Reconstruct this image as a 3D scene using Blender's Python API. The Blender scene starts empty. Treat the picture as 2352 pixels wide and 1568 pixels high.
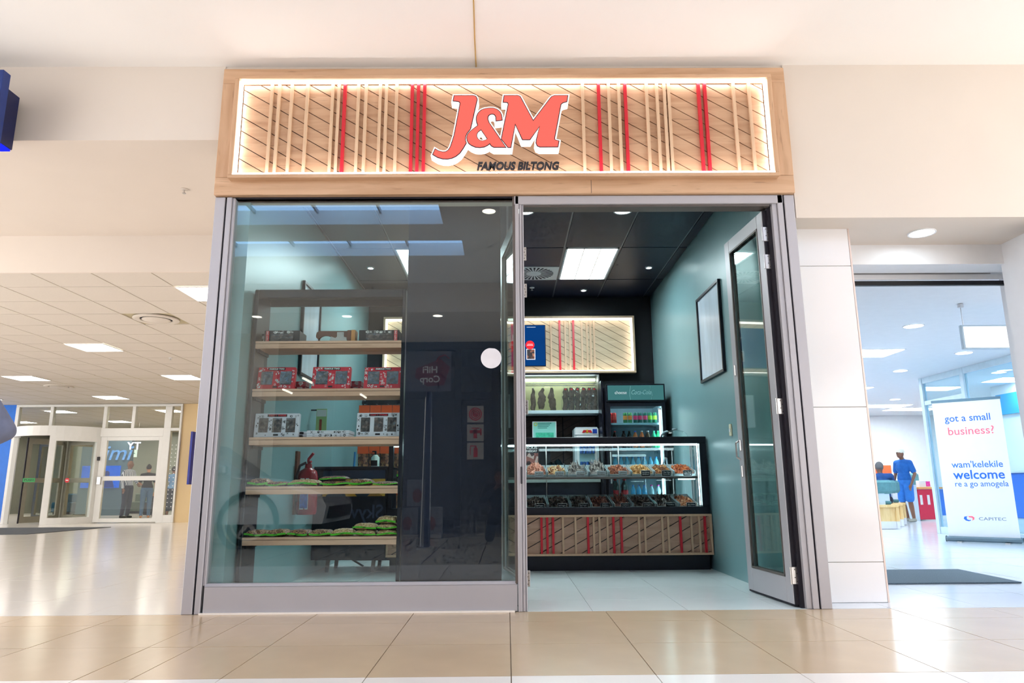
import bpy, bmesh, math, random
from mathutils import Vector, Matrix, Euler

# ---------------------------------------------------------------- camera, world, exposure
SC = bpy.context.scene
COL = SC.collection
cam_d = bpy.data.cameras.new('camera')
cam = bpy.data.objects.new('camera', cam_d)
COL.objects.link(cam)
cam_d.sensor_width = 36.0
cam_d.lens = 24.687
cam_d.clip_end = 200
_p, _r, _y = math.radians(11.7336), math.radians(-0.4279), math.radians(0.4787)
_fw = Vector((math.sin(_y)*math.cos(_p), math.cos(_y)*math.cos(_p), math.sin(_p)))
_rt = Vector((math.cos(_y), -math.sin(_y), 0))
_up = _rt.cross(_fw)
_r2 = _rt*math.cos(_r) + _up*math.sin(_r)
_u2 = -_rt*math.sin(_r) + _up*math.cos(_r)
_m = Matrix((_r2, _u2, -_fw)).transposed().to_4x4()
_m.translation = Vector((0, 0, 0.86))
cam.matrix_world = _m
SC.camera = cam

W = bpy.data.worlds.new('world')
SC.world = W
W.use_nodes = True
W.node_tree.nodes['Background'].inputs[0].default_value = (1.0, 0.965, 0.935, 1)
W.node_tree.nodes['Background'].inputs[1].default_value = 3.4

SC.view_settings.view_transform = 'Standard'
SC.view_settings.look = 'None'
SC.view_settings.gamma = 1.0
SC.view_settings.use_curve_mapping = False
SC.view_settings.exposure = 0.28
SC.cycles.max_bounces = 5
SC.cycles.diffuse_bounces = 3
SC.cycles.glossy_bounces = 3
SC.cycles.transmission_bounces = 2
SC.cycles.transparent_max_bounces = 16
SC.cycles.use_adaptive_sampling = True
SC.cycles.adaptive_threshold = 0.08
SC.cycles.adaptive_min_samples = 12
SC.cycles.use_light_tree = False
SC.cycles.caustics_reflective = False
SC.cycles.caustics_refractive = False
SC.cycles.sample_clamp_indirect = 6.0
SC.cycles.use_denoising = True

SKY_L, SHOP_PANEL_L, SHOP_DOWN_L, LED_L, HALL_L, BANK_L = 4.6, 27.0, 70.0, 5.0, 12.0, 26.0

def area(name, loc, sx, sy, power, color, rot=(0, 0, 0)):
    l = bpy.data.lights.new(name, 'AREA')
    l.shape = 'RECTANGLE'; l.size = sx; l.size_y = sy; l.energy = power; l.color = color
    o = bpy.data.objects.new(name, l); COL.objects.link(o)
    o.location = loc; o.rotation_euler = rot
    return o

random.seed(7)
R = random.Random(11)

# ---------------------------------------------------------------- helpers
def lin(c):
    o = []
    for v in c[:3]:
        v = v/255.0
        o.append(v/12.92 if v <= 0.04045 else ((v+0.055)/1.055)**2.4)
    return (o[0], o[1], o[2], 1.0)

def nodes_of(name):
    m = bpy.data.materials.new(name)
    m.use_nodes = True
    nt = m.node_tree
    return m, nt, nt.nodes['Principled BSDF']

def setp(b, key, val):
    if key in b.inputs:
        b.inputs[key].default_value = val

def pm(name, c, rough=0.5, metal=0.0, var=0.05, scale=9.0, spec=0.5, bump=0.0, stretch=(1, 1, 1), coat=0.0):
    """plain painted / moulded surface with slight noise variation"""
    m, nt, b = nodes_of(name)
    tc = nt.nodes.new('ShaderNodeTexCoord')
    mp = nt.nodes.new('ShaderNodeMapping')
    mp.inputs['Scale'].default_value = stretch
    nz = nt.nodes.new('ShaderNodeTexNoise')
    nz.inputs['Scale'].default_value = scale
    nz.inputs['Detail'].default_value = 3
    rp = nt.nodes.new('ShaderNodeValToRGB')
    l = lin(c)
    rp.color_ramp.elements[0].position = 0.3
    rp.color_ramp.elements[1].position = 0.7
    rp.color_ramp.elements[0].color = [max(0, v*(1-var)) for v in l[:3]]+[1]
    rp.color_ramp.elements[1].color = [min(1, v*(1+var)) for v in l[:3]]+[1]
    nt.links.new(tc.outputs['Object'], mp.inputs[0])
    nt.links.new(mp.outputs[0], nz.inputs['Vector'])
    nt.links.new(nz.outputs['Fac'], rp.inputs[0])
    nt.links.new(rp.outputs[0], b.inputs['Base Color'])
    setp(b, 'Roughness', rough); setp(b, 'Metallic', metal); setp(b, 'Specular IOR Level', spec)
    if coat: setp(b, 'Coat Weight', coat); setp(b, 'Coat Roughness', 0.08)
    if bump:
        bp = nt.nodes.new('ShaderNodeBump')
        bp.inputs['Strength'].default_value = bump
        bp.inputs['Distance'].default_value = 0.01
        nt.links.new(nz.outputs['Fac'], bp.inputs['Height'])
        nt.links.new(bp.outputs[0], b.inputs['Normal'])
    return m

def wood(name, c1, c2, c3, rough=0.45, axis='x', scale=1.0):
    m, nt, b = nodes_of(name)
    tc = nt.nodes.new('ShaderNodeTexCoord')
    mp = nt.nodes.new('ShaderNodeMapping')
    mp.inputs['Scale'].default_value = {'x': (0.9, 9, 9), 'z': (9, 9, 0.9)}[axis]
    nt.links.new(tc.outputs['Object'], mp.inputs[0])
    n1 = nt.nodes.new('ShaderNodeTexNoise'); n1.inputs['Scale'].default_value = 1.6*scale; n1.inputs['Detail'].default_value = 6; n1.inputs['Distortion'].default_value = 0.6
    n2 = nt.nodes.new('ShaderNodeTexNoise'); n2.inputs['Scale'].default_value = 5.5*scale; n2.inputs['Detail'].default_value = 4
    nt.links.new(mp.outputs[0], n1.inputs['Vector']); nt.links.new(mp.outputs[0], n2.inputs['Vector'])
    r1 = nt.nodes.new('ShaderNodeValToRGB')
    e = r1.color_ramp.elements
    e[0].position = 0.32; e[0].color = lin(c2); e[1].position = 0.6; e[1].color = lin(c1)
    r2 = nt.nodes.new('ShaderNodeValToRGB')
    e = r2.color_ramp.elements
    e[0].position = 0.62; e[0].color = (0, 0, 0, 1); e[1].position = 0.74; e[1].color = (0.55, 0.55, 0.55, 1)
    mx = nt.nodes.new('ShaderNodeMixRGB'); mx.inputs[2].default_value = lin(c3)
    nt.links.new(n1.outputs['Fac'], r1.inputs[0]); nt.links.new(n2.outputs['Fac'], r2.inputs[0])
    nt.links.new(r1.outputs[0], mx.inputs[1]); nt.links.new(r2.outputs[0], mx.inputs[0])
    nt.links.new(mx.outputs[0], b.inputs['Base Color'])
    setp(b, 'Roughness', rough)
    return m

def speckle(name, cols, scale=60.0, rough=0.5, bump=0.3):
    m, nt, b = nodes_of(name)
    tc = nt.nodes.new('ShaderNodeTexCoord')
    vo = nt.nodes.new('ShaderNodeTexVoronoi'); vo.inputs['Scale'].default_value = scale
    sp = nt.nodes.new('ShaderNodeSeparateColor')
    rp = nt.nodes.new('ShaderNodeValToRGB'); rp.color_ramp.interpolation = 'CONSTANT'
    while len(rp.color_ramp.elements) < len(cols): rp.color_ramp.elements.new(0.5)
    for i, c in enumerate(cols):
        rp.color_ramp.elements[i].position = i/len(cols); rp.color_ramp.elements[i].color = lin(c)
    nt.links.new(tc.outputs['Object'], vo.inputs['Vector'])
    nt.links.new(vo.outputs['Color'], sp.inputs[0]); nt.links.new(sp.outputs[0], rp.inputs[0])
    nt.links.new(rp.outputs[0], b.inputs['Base Color'])
    bp = nt.nodes.new('ShaderNodeBump'); bp.inputs['Strength'].default_value = bump; bp.inputs['Distance'].default_value = 0.004
    nt.links.new(vo.outputs['Distance'], bp.inputs['Height']); nt.links.new(bp.outputs[0], b.inputs['Normal'])
    setp(b, 'Roughness', rough)
    return m

def emit(name, c, strength, var=0.03):
    m, nt, b = nodes_of(name)
    nt.nodes.remove(b)
    e = nt.nodes.new('ShaderNodeEmission')
    tc = nt.nodes.new('ShaderNodeTexCoord'); nz = nt.nodes.new('ShaderNodeTexNoise'); nz.inputs['Scale'].default_value = 2
    rp = nt.nodes.new('ShaderNodeValToRGB'); l = lin(c)
    rp.color_ramp.elements[0].color = [v*(1-var) for v in l[:3]]+[1]; rp.color_ramp.elements[1].color = l
    nt.links.new(tc.outputs['Object'], nz.inputs['Vector']); nt.links.new(nz.outputs['Fac'], rp.inputs[0]); nt.links.new(rp.outputs[0], e.inputs[0])
    e.inputs[1].default_value = strength
    nt.links.new(e.outputs[0], nt.nodes['Material Output'].inputs[0])
    return m

def glass(name, tint=(255, 255, 255), f0=0.05, rough=0.0, haze=0.0):
    """thin clear pane: transparent with a Schlick reflection on each face"""
    m, nt, b = nodes_of(name)
    nt.nodes.remove(b)
    geo = nt.nodes.new('ShaderNodeNewGeometry')
    dt = nt.nodes.new('ShaderNodeVectorMath'); dt.operation = 'DOT_PRODUCT'
    nt.links.new(geo.outputs['Normal'], dt.inputs[0]); nt.links.new(geo.outputs['Incoming'], dt.inputs[1])
    def mth(op, a, bb):
        n = nt.nodes.new('ShaderNodeMath'); n.operation = op
        for i, x in enumerate((a, bb)):
            if x is None: continue
            if isinstance(x, (int, float)): n.inputs[i].default_value = x
            else: nt.links.new(x, n.inputs[i])
        return n.outputs[0]
    ab = mth('ABSOLUTE', dt.outputs['Value'], None)
    f = mth('ADD', mth('MULTIPLY', mth('POWER', mth('SUBTRACT', 1.0, ab), 5.0), 1-f0), f0)
    tr = nt.nodes.new('ShaderNodeBsdfTransparent'); tr.inputs[0].default_value = lin(tint)
    gl = nt.nodes.new('ShaderNodeBsdfGlossy'); gl.inputs['Roughness'].default_value = rough
    mx = nt.nodes.new('ShaderNodeMixShader')
    nt.links.new(f, mx.inputs[0]); nt.links.new(tr.outputs[0], mx.inputs[1]); nt.links.new(gl.outputs[0], mx.inputs[2])
    out = mx.outputs[0]
    if haze:
        df = nt.nodes.new('ShaderNodeBsdfDiffuse'); df.inputs[0].default_value = lin(tint)
        m2 = nt.nodes.new('ShaderNodeMixShader'); m2.inputs[0].default_value = haze
        nt.links.new(out, m2.inputs[1]); nt.links.new(df.outputs[0], m2.inputs[2]); out = m2.outputs[0]
    nt.links.new(out, nt.nodes['Material Output'].inputs[0])
    return m

BASE = {}
class B:
    """collects simple shapes into one mesh"""
    def __init__(s): s.v = []; s.f = []; s.mi = []; s.cur = 0; s.T = None
    def add(s, vs, fs):
        o = len(s.v)
        if s.T is not None: vs = [s.T @ Vector(p) for p in vs]
        s.v += [tuple(p) for p in vs]
        for f in fs:
            s.f.append([o+i for i in f]); s.mi.append(s.cur)
        return s
    def box(s, x0, x1, y0, y1, z0, z1):
        vs = [(x, y, z) for z in (z0, z1) for y in (y0, y1) for x in (x0, x1)]
        return s.add(vs, [(0, 2, 3, 1), (4, 5, 7, 6), (0, 1, 5, 4), (2, 6, 7, 3), (0, 4, 6, 2), (1, 3, 7, 5)])
    def bbox(s, x0, x1, y0, y1, z0, z1, b=0.004):
        """box with chamfered edges"""
        b = min(b, (x1-x0)/2.5, (y1-y0)/2.5, (z1-z0)/2.5)
        vs = []; idx = {}
        for iz, z in enumerate((z0, z1)):
            for iy, y in enumerate((y0, y1)):
                for ix, x in enumerate((x0, x1)):
                    dx = b if ix == 0 else -b; dy = b if iy == 0 else -b; dz = b if iz == 0 else -b
                    for k, p in enumerate(((x, y+dy, z+dz), (x+dx, y, z+dz), (x+dx, y+dy, z))):
                        idx[(ix, iy, iz, k)] = len(vs); vs.append(p)
        I = idx; fs = []
        for a in (0, 1):
            q = [I[(a, 0, 0, 0)], I[(a, 1, 0, 0)], I[(a, 1, 1, 0)], I[(a, 0, 1, 0)]]; fs.append(q if a else q[::-1])
            q = [I[(0, a, 0, 1)], I[(1, a, 0, 1)], I[(1, a, 1, 1)], I[(0, a, 1, 1)]]; fs.append(q[::-1] if a else q)
            q = [I[(0, 0, a, 2)], I[(1, 0, a, 2)], I[(1, 1, a, 2)], I[(0, 1, a, 2)]]; fs.append(q if a else q[::-1])
        for a in (0, 1):
            for c in (0, 1):
                fs.append([I[(a, c, 0, 0)], I[(a, c, 1, 0)], I[(a, c, 1, 1)], I[(a, c, 0, 1)]])
                fs.append([I[(a, 0, c, 0)], I[(a, 1, c, 0)], I[(a, 1, c, 2)], I[(a, 0, c, 2)]])
                fs.append([I[(0, a, c, 1)], I[(1, a, c, 1)], I[(1, a, c, 2)], I[(0, a, c, 2)]])
        for iz in (0, 1):
            for iy in (0, 1):
                for ix in (0, 1):
                    fs.append([I[(ix, iy, iz, k)] for k in range(3)])
        return s.add(vs, fs)
    def prism(s, poly, a0, a1, axis='y'):
        """extrude a 2D polygon; axis y: poly is (x,z); axis z: (x,y); axis x: (y,z)"""
        n = len(poly)
        def P(p, a): return {'y': (p[0], a, p[1]), 'z': (p[0], p[1], a), 'x': (a, p[0], p[1])}[axis]
        vs = [P(p, a0) for p in poly]+[P(p, a1) for p in poly]
        fs = [list(range(n)), list(range(2*n-1, n-1, -1))]+[(i, i+n, (i+1) % n+n, (i+1) % n) for i in range(n)]
        return s.add(vs, fs)
    def cyl(s, p0, p1, r0, r1=None, n=16, cap=True):
        r1 = r0 if r1 is None else r1
        p0, p1 = Vector(p0), Vector(p1); d = (p1-p0).normalized()
        a = d.orthogonal().normalized(); c = d.cross(a)
        vs = []
        for p, r in ((p0, r0), (p1, r1)):
            for i in range(n):
                t = 2*math.pi*i/n; vs.append(p+(a*math.cos(t)+c*math.sin(t))*r)
        fs = [(i, (i+1) % n, (i+1) % n+n, i+n) for i in range(n)]
        if cap: fs += [list(range(n-1, -1, -1)), list(range(n, 2*n))]
        return s.add(vs, fs)
    def tube(s, pts, r, n=8):
        for a, b in zip(pts[:-1], pts[1:]): s.cyl(a, b, r, r, n)
        return s
    def lathe(s, prof, c=(0, 0, 0), n=20, axis='z'):
        vs = []; k = len(prof)
        for i in range(n):
            t = 2*math.pi*i/n; ct, st = math.cos(t), math.sin(t)
            for r, h in prof:
                p = {'z': (r*ct, r*st, h), 'y': (r*ct, h, r*st), 'x': (h, r*ct, r*st)}[axis]
                vs.append((c[0]+p[0], c[1]+p[1], c[2]+p[2]))
        fs = []
        for i in range(n):
            j = (i+1) % n
            for q in range(k-1): fs.append((i*k+q, j*k+q, j*k+q+1, i*k+q+1))
        return s.add(vs, fs)
    def ell(s, c, r, nu=14, nv=9, T=None):
        vs = []; fs = []
        for j in range(nv+1):
            ph = math.pi*j/nv-math.pi/2
            for i in range(nu):
                t = 2*math.pi*i/nu
                p = Vector((r[0]*math.cos(ph)*math.cos(t), r[1]*math.cos(ph)*math.sin(t), r[2]*math.sin(ph)))
                if T is not None: p = T @ p
                vs.append((c[0]+p.x, c[1]+p.y, c[2]+p.z))
        for j in range(nv):
            for i in range(nu): fs.append((j*nu+i, j*nu+(i+1) % nu, (j+1)*nu+(i+1) % nu, (j+1)*nu+i))
        return s.add(vs, fs)
    def caps(s, p0, p1, r0, r1=None, n=12):
        r1 = r0 if r1 is None else r1
        s.cyl(p0, p1, r0, r1, n); s.ell(p0, (r0,)*3, n, 7); s.ell(p1, (r1,)*3, n, 7)
        return s
    def grid(s, nx, ny, fn):
        vs = [fn(i/nx, j/ny) for j in range(ny+1) for i in range(nx+1)]
        fs = [(j*(nx+1)+i, j*(nx+1)+i+1, (j+1)*(nx+1)+i+1, (j+1)*(nx+1)+i) for j in range(ny) for i in range(nx)]
        return s.add(vs, fs)
    def mesh(s, name, off=(0, 0, 0), smooth=False, fix=True):
        me = bpy.data.meshes.new(name)
        me.from_pydata([(p[0]-off[0], p[1]-off[1], p[2]-off[2]) for p in s.v], [], s.f)
        for i, p in enumerate(me.polygons): p.material_index = s.mi[i]; p.use_smooth = smooth
        if fix:
            bm = bmesh.new(); bm.from_mesh(me); bmesh.ops.recalc_face_normals(bm, faces=bm.faces); bm.to_mesh(me); bm.free()
        if smooth and hasattr(me, 'set_sharp_from_angle'): me.set_sharp_from_angle(angle=math.radians(42))
        me.update()
        return me
    def obj(s, name, mats, parent=None, smooth=False, loc=None):
        """link as one object; coordinates given in world space are re-based on the parent's origin"""
        if not isinstance(mats, (list, tuple)): mats = [mats]
        off = BASE.get(parent.name, (0, 0, 0)) if parent is not None else (loc or (0, 0, 0))
        me = s.mesh(name, off, smooth)
        for m in mats: me.materials.append(m)
        o = bpy.data.objects.new(name, me); COL.objects.link(o)
        if parent is not None: o.parent = parent; BASE[o.name] = off
        else:
            o.location = off; BASE[o.name] = tuple(off)
        return o

def tag(o, label=None, cat=None, group=None, kind=None):
    if label: o['label'] = label
    if cat: o['category'] = cat
    if group: o['group'] = group
    if kind: o['kind'] = kind
    return o

def thing(name, label, cat, loc=(0, 0, 0), group=None, rotz=0.0, kind=None, local=False):
    o = bpy.data.objects.new(name, None); COL.objects.link(o)
    o.empty_display_size = 0.1
    o.location = loc; o.rotation_euler = (0, 0, rotz)
    BASE[o.name] = (0, 0, 0) if local else tuple(loc)
    return tag(o, label, cat, group, kind)

def struct(name, label, b, mats, parent=None, smooth=False):
    o = b.obj(name, mats, parent, smooth)
    if parent is None: tag(o, label, None, None, 'structure')
    return o

def inst(src, name, parent, loc=(0, 0, 0), rot=(0, 0, 0), mats=None, scale=None):
    """a copy of a mesh object as a part of parent; loc in the parent's frame"""
    o = bpy.data.objects.new(name, src.data if hasattr(src, 'data') else src); COL.objects.link(o)
    o.parent = parent; o.location = loc; o.rotation_euler = rot
    if scale: o.scale = scale
    BASE[o.name] = (0, 0, 0)
    return o

def copy_tree(o, parent=None):
    c = o.copy(); COL.objects.link(c); c.parent = parent
    for ch in list(o.children): copy_tree(ch, c)
    return c

def dup(root, loc, rotz=None, label=None, group=None):
    c = copy_tree(root); c.location = loc
    if rotz is not None: c.rotation_euler[2] = rotz
    if label: c['label'] = label
    if group: c['group'] = group
    return c

# deferred conversion of curves / remeshed bodies to plain meshes, one depsgraph update for all
PEND = []
def text(body, size, mat, loc, parent, name='lettering', width=None, rot=(math.pi/2, 0, 0), extrude=0.0006, shear=0.0, bold=0.0, align='CENTER', rz=0.0, stretch=1.0, label=None, mirror=False):
    if not body.strip(): return
    cu = bpy.data.curves.new('txt', 'FONT')
    cu.body = body; cu.size = size; cu.extrude = extrude; cu.shear = shear; cu.offset = bold
    cu.align_x = align; cu.align_y = 'CENTER'
    cu.resolution_u = 3
    o = bpy.data.objects.new('tmp', cu); COL.objects.link(o)
    PEND.append(dict(o=o, name=name, mats=[mat], parent=parent, loc=loc, rot=rot, rz=rz, width=width, stretch=stretch, label=label, kind='text'))

def shape2d(polys, mat, name, parent, y, extrude, offset=0.0, label=None):
    """filled planar outline with holes in (x,z), standing at depth y, extruded along y"""
    cu = bpy.data.curves.new('shp', 'CURVE'); cu.dimensions = '2D'; cu.fill_mode = 'BOTH'
    cu.extrude = extrude; cu.offset = offset
    for P in polys:
        sp = cu.splines.new('POLY'); sp.points.add(len(P)-1)
        for i, (x, z) in enumerate(P): sp.points[i].co = (x, z, 0, 1)
        sp.use_cyclic_u = True
    o = bpy.data.objects.new('tmp', cu); COL.objects.link(o)
    PEND.append(dict(o=o, name=name, mats=[mat], parent=parent, loc=(0, y, 0), rot=(math.pi/2, 0, 0), rz=0, width=None, stretch=1, label=label, kind='shape'))

def remeshed(b, name, mat, parent, voxel=0.012, label=None):
    me = b.mesh(name, (0, 0, 0), False)
    o = bpy.data.objects.new('tmp', me); COL.objects.link(o)
    md = o.modifiers.new('r', 'REMESH'); md.mode = 'VOXEL'; md.voxel_size = voxel; md.use_smooth_shade = True
    sm = o.modifiers.new('s', 'SMOOTH'); sm.factor = 0.5; sm.iterations = 3
    PEND.append(dict(o=o, name=name, mats=[mat], parent=parent, loc=(0, 0, 0), rot=(0, 0, 0), rz=0, width=None, stretch=1, label=label, kind='body'))

def flush():
    dg = bpy.context.evaluated_depsgraph_get()
    done = []
    for p in PEND:
        me = bpy.data.meshes.new_from_object(p['o'].evaluated_get(dg))
        done.append((p, me))
    for p, me in done:
        me.name = p['name']
        if p['kind'] != 'body':
            sx = p['stretch']
            if p['width'] and len(me.vertices):
                xs = [v.co.x for v in me.vertices]; w = max(xs)-min(xs)
                if w > 1e-6: sx = p['width']/w
            off = Vector(BASE.get(p['parent'].name, (0, 0, 0)))
            M = Matrix.Translation(Vector(p['loc'])-off) @ Matrix.Rotation(p['rz'], 4, 'Z') @ Euler(p['rot']).to_matrix().to_4x4() @ Matrix.Diagonal((sx, 1, 1, 1))
            me.transform(M)
        me.materials.clear()
        for m in p['mats']: me.materials.append(m)
        o = bpy.data.objects.new(p['name'], me); COL.objects.link(o)
        o.parent = p['parent']
        if p['label']: o['label'] = p['label']
        old = p['o']; data = old.data
        bpy.data.objects.remove(old)
    PEND.clear()

def clip(poly, x0, x1, z0, z1):
    def cut(P, f, inter):
        out = []
        for i in range(len(P)):
            a, b = P[i-1], P[i]
            if f(b):
                if not f(a): out.append(inter(a, b))
                out.append(b)
            elif f(a): out.append(inter(a, b))
        return out
    def ix(v): return lambda a, b: (v, a[1]+(b[1]-a[1])*(v-a[0])/(b[0]-a[0]))
    def iz(v): return lambda a, b: (a[0]+(b[0]-a[0])*(v-a[1])/(b[1]-a[1]), v)
    for f, i in ((lambda p: p[0] >= x0, ix(x0)), (lambda p: p[0] <= x1, ix(x1)), (lambda p: p[1] >= z0, iz(z0)), (lambda p: p[1] <= z1, iz(z1))):
        if poly: poly = cut(poly, f, i)
    return poly

def planks(parent, x0, x1, z0, z1, y, slope, pitch, mat, gap=0.007, th=0.014, name='plank'):
    """diagonal boards, each its own piece, clipped to the rectangle; front faces at y"""
    k0 = int((z0-max(slope*x0, slope*x1))/pitch)-1
    k1 = int((z1-min(slope*x0, slope*x1))/pitch)+1
    for k in range(k0, k1+1):
        lo, hi = k*pitch, (k+1)*pitch-gap
        P = [(x0, slope*x0+lo), (x1, slope*x1+lo), (x1, slope*x1+hi), (x0, slope*x0+hi)]
        P = clip(P, x0, x1, z0, z1)
        if len(P) >= 3:
            b = B().prism(P, y, y+th+R.uniform(-.001, .001)); b.obj(name, mat, parent)

# ---------------------------------------------------------------- materials
M_cream = pm('cream_plaster', (226, 215, 204), 0.85, var=0.015, scale=1.5)
M_ceil = pm('white_ceiling_plaster', (250, 247, 244), 0.9, var=0.012, scale=1.2)
M_soffit = pm('soffit_plaster', (226, 216, 206), 0.9, var=0.015)
M_tile_beige = pm('polished_beige_tile', (208, 183, 152), 0.20, var=0.03, scale=2.2, spec=0.4)
M_tile_white = pm('white_floor_tile', (230, 226, 221), 0.16, var=0.012, scale=2.0)
M_tile_pale = pm('pale_floor_tile', (248, 240, 232), 0.2, var=0.012, scale=2.0)
M_tile_shop = pm('shop_floor_tile', (232, 240, 240), 0.18, var=0.015, scale=2.0)
M_grout = pm('grout', (150, 132, 112), 0.9)
M_grout_l = pm('light_grout', (192, 182, 172), 0.9)
M_oak = wood('oak_laminate', (216, 178, 144), (198, 157, 122), (150, 115, 88))
M_oakz = wood('oak_laminate_upright', (216, 178, 144), (198, 157, 122), (160, 124, 95), axis='z')
M_oak_plank = wood('sign_oak_plank', (200, 162, 130), (180, 140, 108), (132, 100, 76))
M_oak_back = wood('pale_oak_panel', (206, 186, 156), (190, 168, 138), (150, 126, 100))
M_oak_dark = wood('grey_oak_panel', (186, 150, 128), (166, 130, 108), (120, 92, 78))
M_oak_shadow = wood('dark_grey_oak_panel', (88, 72, 68), (70, 56, 54), (45, 36, 36))
M_shelfwood = wood('shelf_oak', (230, 184, 158), (214, 166, 140), (172, 126, 100))
M_slat = pm('oak_slat', (216, 184, 152), 0.5, var=0.05, stretch=(6, 6, 0.7))
M_slat2 = pm('counter_oak_slat', (204, 168, 138), 0.5, var=0.05, stretch=(6, 6, 0.7))
M_red = pm('red_lacquer', (206, 28, 48), 0.35, var=0.04)
M_alu = pm('anodised_aluminium', (184, 181, 186), 0.42, metal=0.2, var=0.02, scale=3)
M_alu_d = pm('dark_aluminium', (112, 104, 100), 0.45, metal=0.4, var=0.03)
M_gasket = pm('rubber_gasket', (34, 30, 40), 0.7)
M_steel = pm('brushed_steel', (205, 202, 200), 0.3, metal=0.85, var=0.05, stretch=(1, 1, 12))
M_screw = pm('screw_recess', (80, 74, 72), 0.5)
M_black = pm('black_laminate', (14, 17, 32), 0.35, var=0.08)
M_blackm = pm('matt_black_paint', (9, 12, 22), 0.6, var=0.1)
M_blackceil = pm('dark_navy_ceiling_board', (20, 31, 52), 0.45, var=0.12, scale=4)
M_tbar = pm('ceiling_t_bar', (120, 128, 134), 0.4, metal=0.3)
M_teal = pm('teal_grey_wall_paint', (124, 160, 164), 0.35, var=0.05, scale=1.3)
M_white = pm('white_paint', (240, 240, 242), 0.5, var=0.015)
M_whitegl = pm('white_gloss_tile', (246, 243, 244), 0.12, var=0.012, scale=2)
M_glass = glass('shopfront_glass', (244, 252, 251), 0.085)
M_glass_d = glass('door_glass', (238, 250, 248), 0.10)
M_glass_c = glass('display_glass', (250, 254, 254), 0.025)
M_glass_h = glass('entrance_glass', (250, 252, 250), 0.014)
M_glass_b = glass('bank_partition_glass', (232, 246, 250), 0.03)
M_plastic = glass('clear_plastic_film', (246, 248, 250), 0.07, 0.10, 0.02)
M_led = emit('led_strip_light', (255, 252, 252), 13.0)
M_led_b = emit('back_panel_led', (255, 248, 238), 3.6)
M_led_c = emit('cool_led_strip_light', (226, 250, 255), LED_L*2.4)
M_panel = emit('shop_panel_light', (228, 246, 250), SHOP_PANEL_L)
M_down = emit('shop_downlight_lens', (236, 255, 255), SHOP_DOWN_L)
M_hallp = emit('hall_panel_light', (255, 246, 236), HALL_L)
M_hallp2 = emit('waiting_room_panel_light', (255, 246, 232), 34.0)
M_bankp = emit('bank_panel_light', (232, 246, 255), BANK_L)
M_sky = emit('skylight_sky', (168, 206, 255), SKY_L, 0.08)
M_smalld = emit('mall_downlight_lens', (255, 240, 220), 12.0)
M_ink = pm('black_ink', (16, 16, 24), 0.5)
M_inkw = pm('white_ink', (240, 240, 240), 0.5)
M_inkr = pm('red_ink', (214, 30, 44), 0.5)
M_blue = pm('bright_blue_paint', (6, 110, 214), 0.45, var=0.04)
M_navy = pm('navy_sign_face', (10, 46, 120), 0.35, var=0.1)
M_carpet = pm('charcoal_mat_pile', (86, 92, 98), 0.95, var=0.25, scale=160, bump=0.5)

def tilemat(name, c, g, size, rough=0.2, off=(0, 0, 0), mortar=0.006, size_y=None):
    m, nt, b = nodes_of(name)
    tc = nt.nodes.new('ShaderNodeTexCoord'); mp = nt.nodes.new('ShaderNodeMapping'); mp.inputs['Location'].default_value = off
    br = nt.nodes.new('ShaderNodeTexBrick'); br.offset = 0; br.squash = 1
    br.inputs['Color1'].default_value = lin(c); br.inputs['Color2'].default_value = lin([min(255, v+2) for v in c]); br.inputs['Mortar'].default_value = lin(g)
    br.inputs['Scale'].default_value = 1; br.inputs['Mortar Size'].default_value = mortar; br.inputs['Brick Width'].default_value = size; br.inputs['Row Height'].default_value = size_y or size
    nt.links.new(tc.outputs['Object'], mp.inputs[0]); nt.links.new(mp.outputs[0], br.inputs['Vector']); nt.links.new(br.outputs['Color'], b.inputs['Base Color'])
    setp(b, 'Roughness', rough)
    return m

UNIT = B().box(0, 1, 0, 1, -1, 0).mesh('tile')
def unit_mesh(mat):
    me = UNIT.copy(); me.materials.append(mat); return me
def field(parent, xs, ys, mat, gap=0.005, th=0.03, z=0.0, name='tile', skip=None, up=False):
    me = unit_mesh(mat)
    off = BASE.get(parent.name, (0, 0, 0))
    for x0, x1 in zip(xs[:-1], xs[1:]):
        for y0, y1 in zip(ys[:-1], ys[1:]):
            if skip and skip(x0, x1, y0, y1): continue
            o = bpy.data.objects.new(name, me); COL.objects.link(o); o.parent = parent
            o.location = (x0+gap/2-off[0], y0+gap/2-off[1], (z+th if up else z)-off[2]+R.uniform(-.0004, .0004))
            o.scale = (x1-x0-gap, y1-y0-gap, th)

# ---------------------------------------------------------------- mall floor
M_far_floor = tilemat('far_white_floor_tiles', (230, 226, 221), (206, 198, 190), 0.675, 0.16, (0.33, 0.1, 0), 0.004)
M_back_floor = tilemat('beige_floor_tiles_across', (210, 198, 182), (120, 108, 94), 0.675, 0.12, (0.33, 0.1, 0), 0.006)
fl = struct('floor', 'beige polished tile floor in front of the shopfront', B().box(-8, 8, 2.18, 5.25, -0.08, -0.006), M_grout)
xs = [0.014+0.675*k for k in range(-7, 8)]; xs = sorted(xs+[-1.754])
field(fl, xs, [3.52, 4.20, 4.86, 5.248], M_tile_beige)
field(fl, xs, [2.18, 2.85, 3.52], M_tile_pale)
for s in (-1, 1):
    B().box(*sorted((s*8, s*4.74 if s > 0 else -4.712)), 2.18, 5.248, -0.03, 0.0).obj('tile_slab', M_back_floor, fl)
struct('floor_corridor', 'tiled corridor floor behind the camera towards the shops opposite', B().box(-8, 8, -9, 2.18, -0.08, 0), M_back_floor)
fh = struct('floor_hall', 'white tiled floor of the hall left of the shop', B().box(-20, -2.31, 5.25, 32, -0.08, -0.006), M_grout_l)
hx = [-2.31-0.675*k for k in range(9, -1, -1)]
hy = [5.252+0.675*k for k in range(0, 7)]
field(fh, hx, hy, M_tile_white, 0.004)
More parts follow.
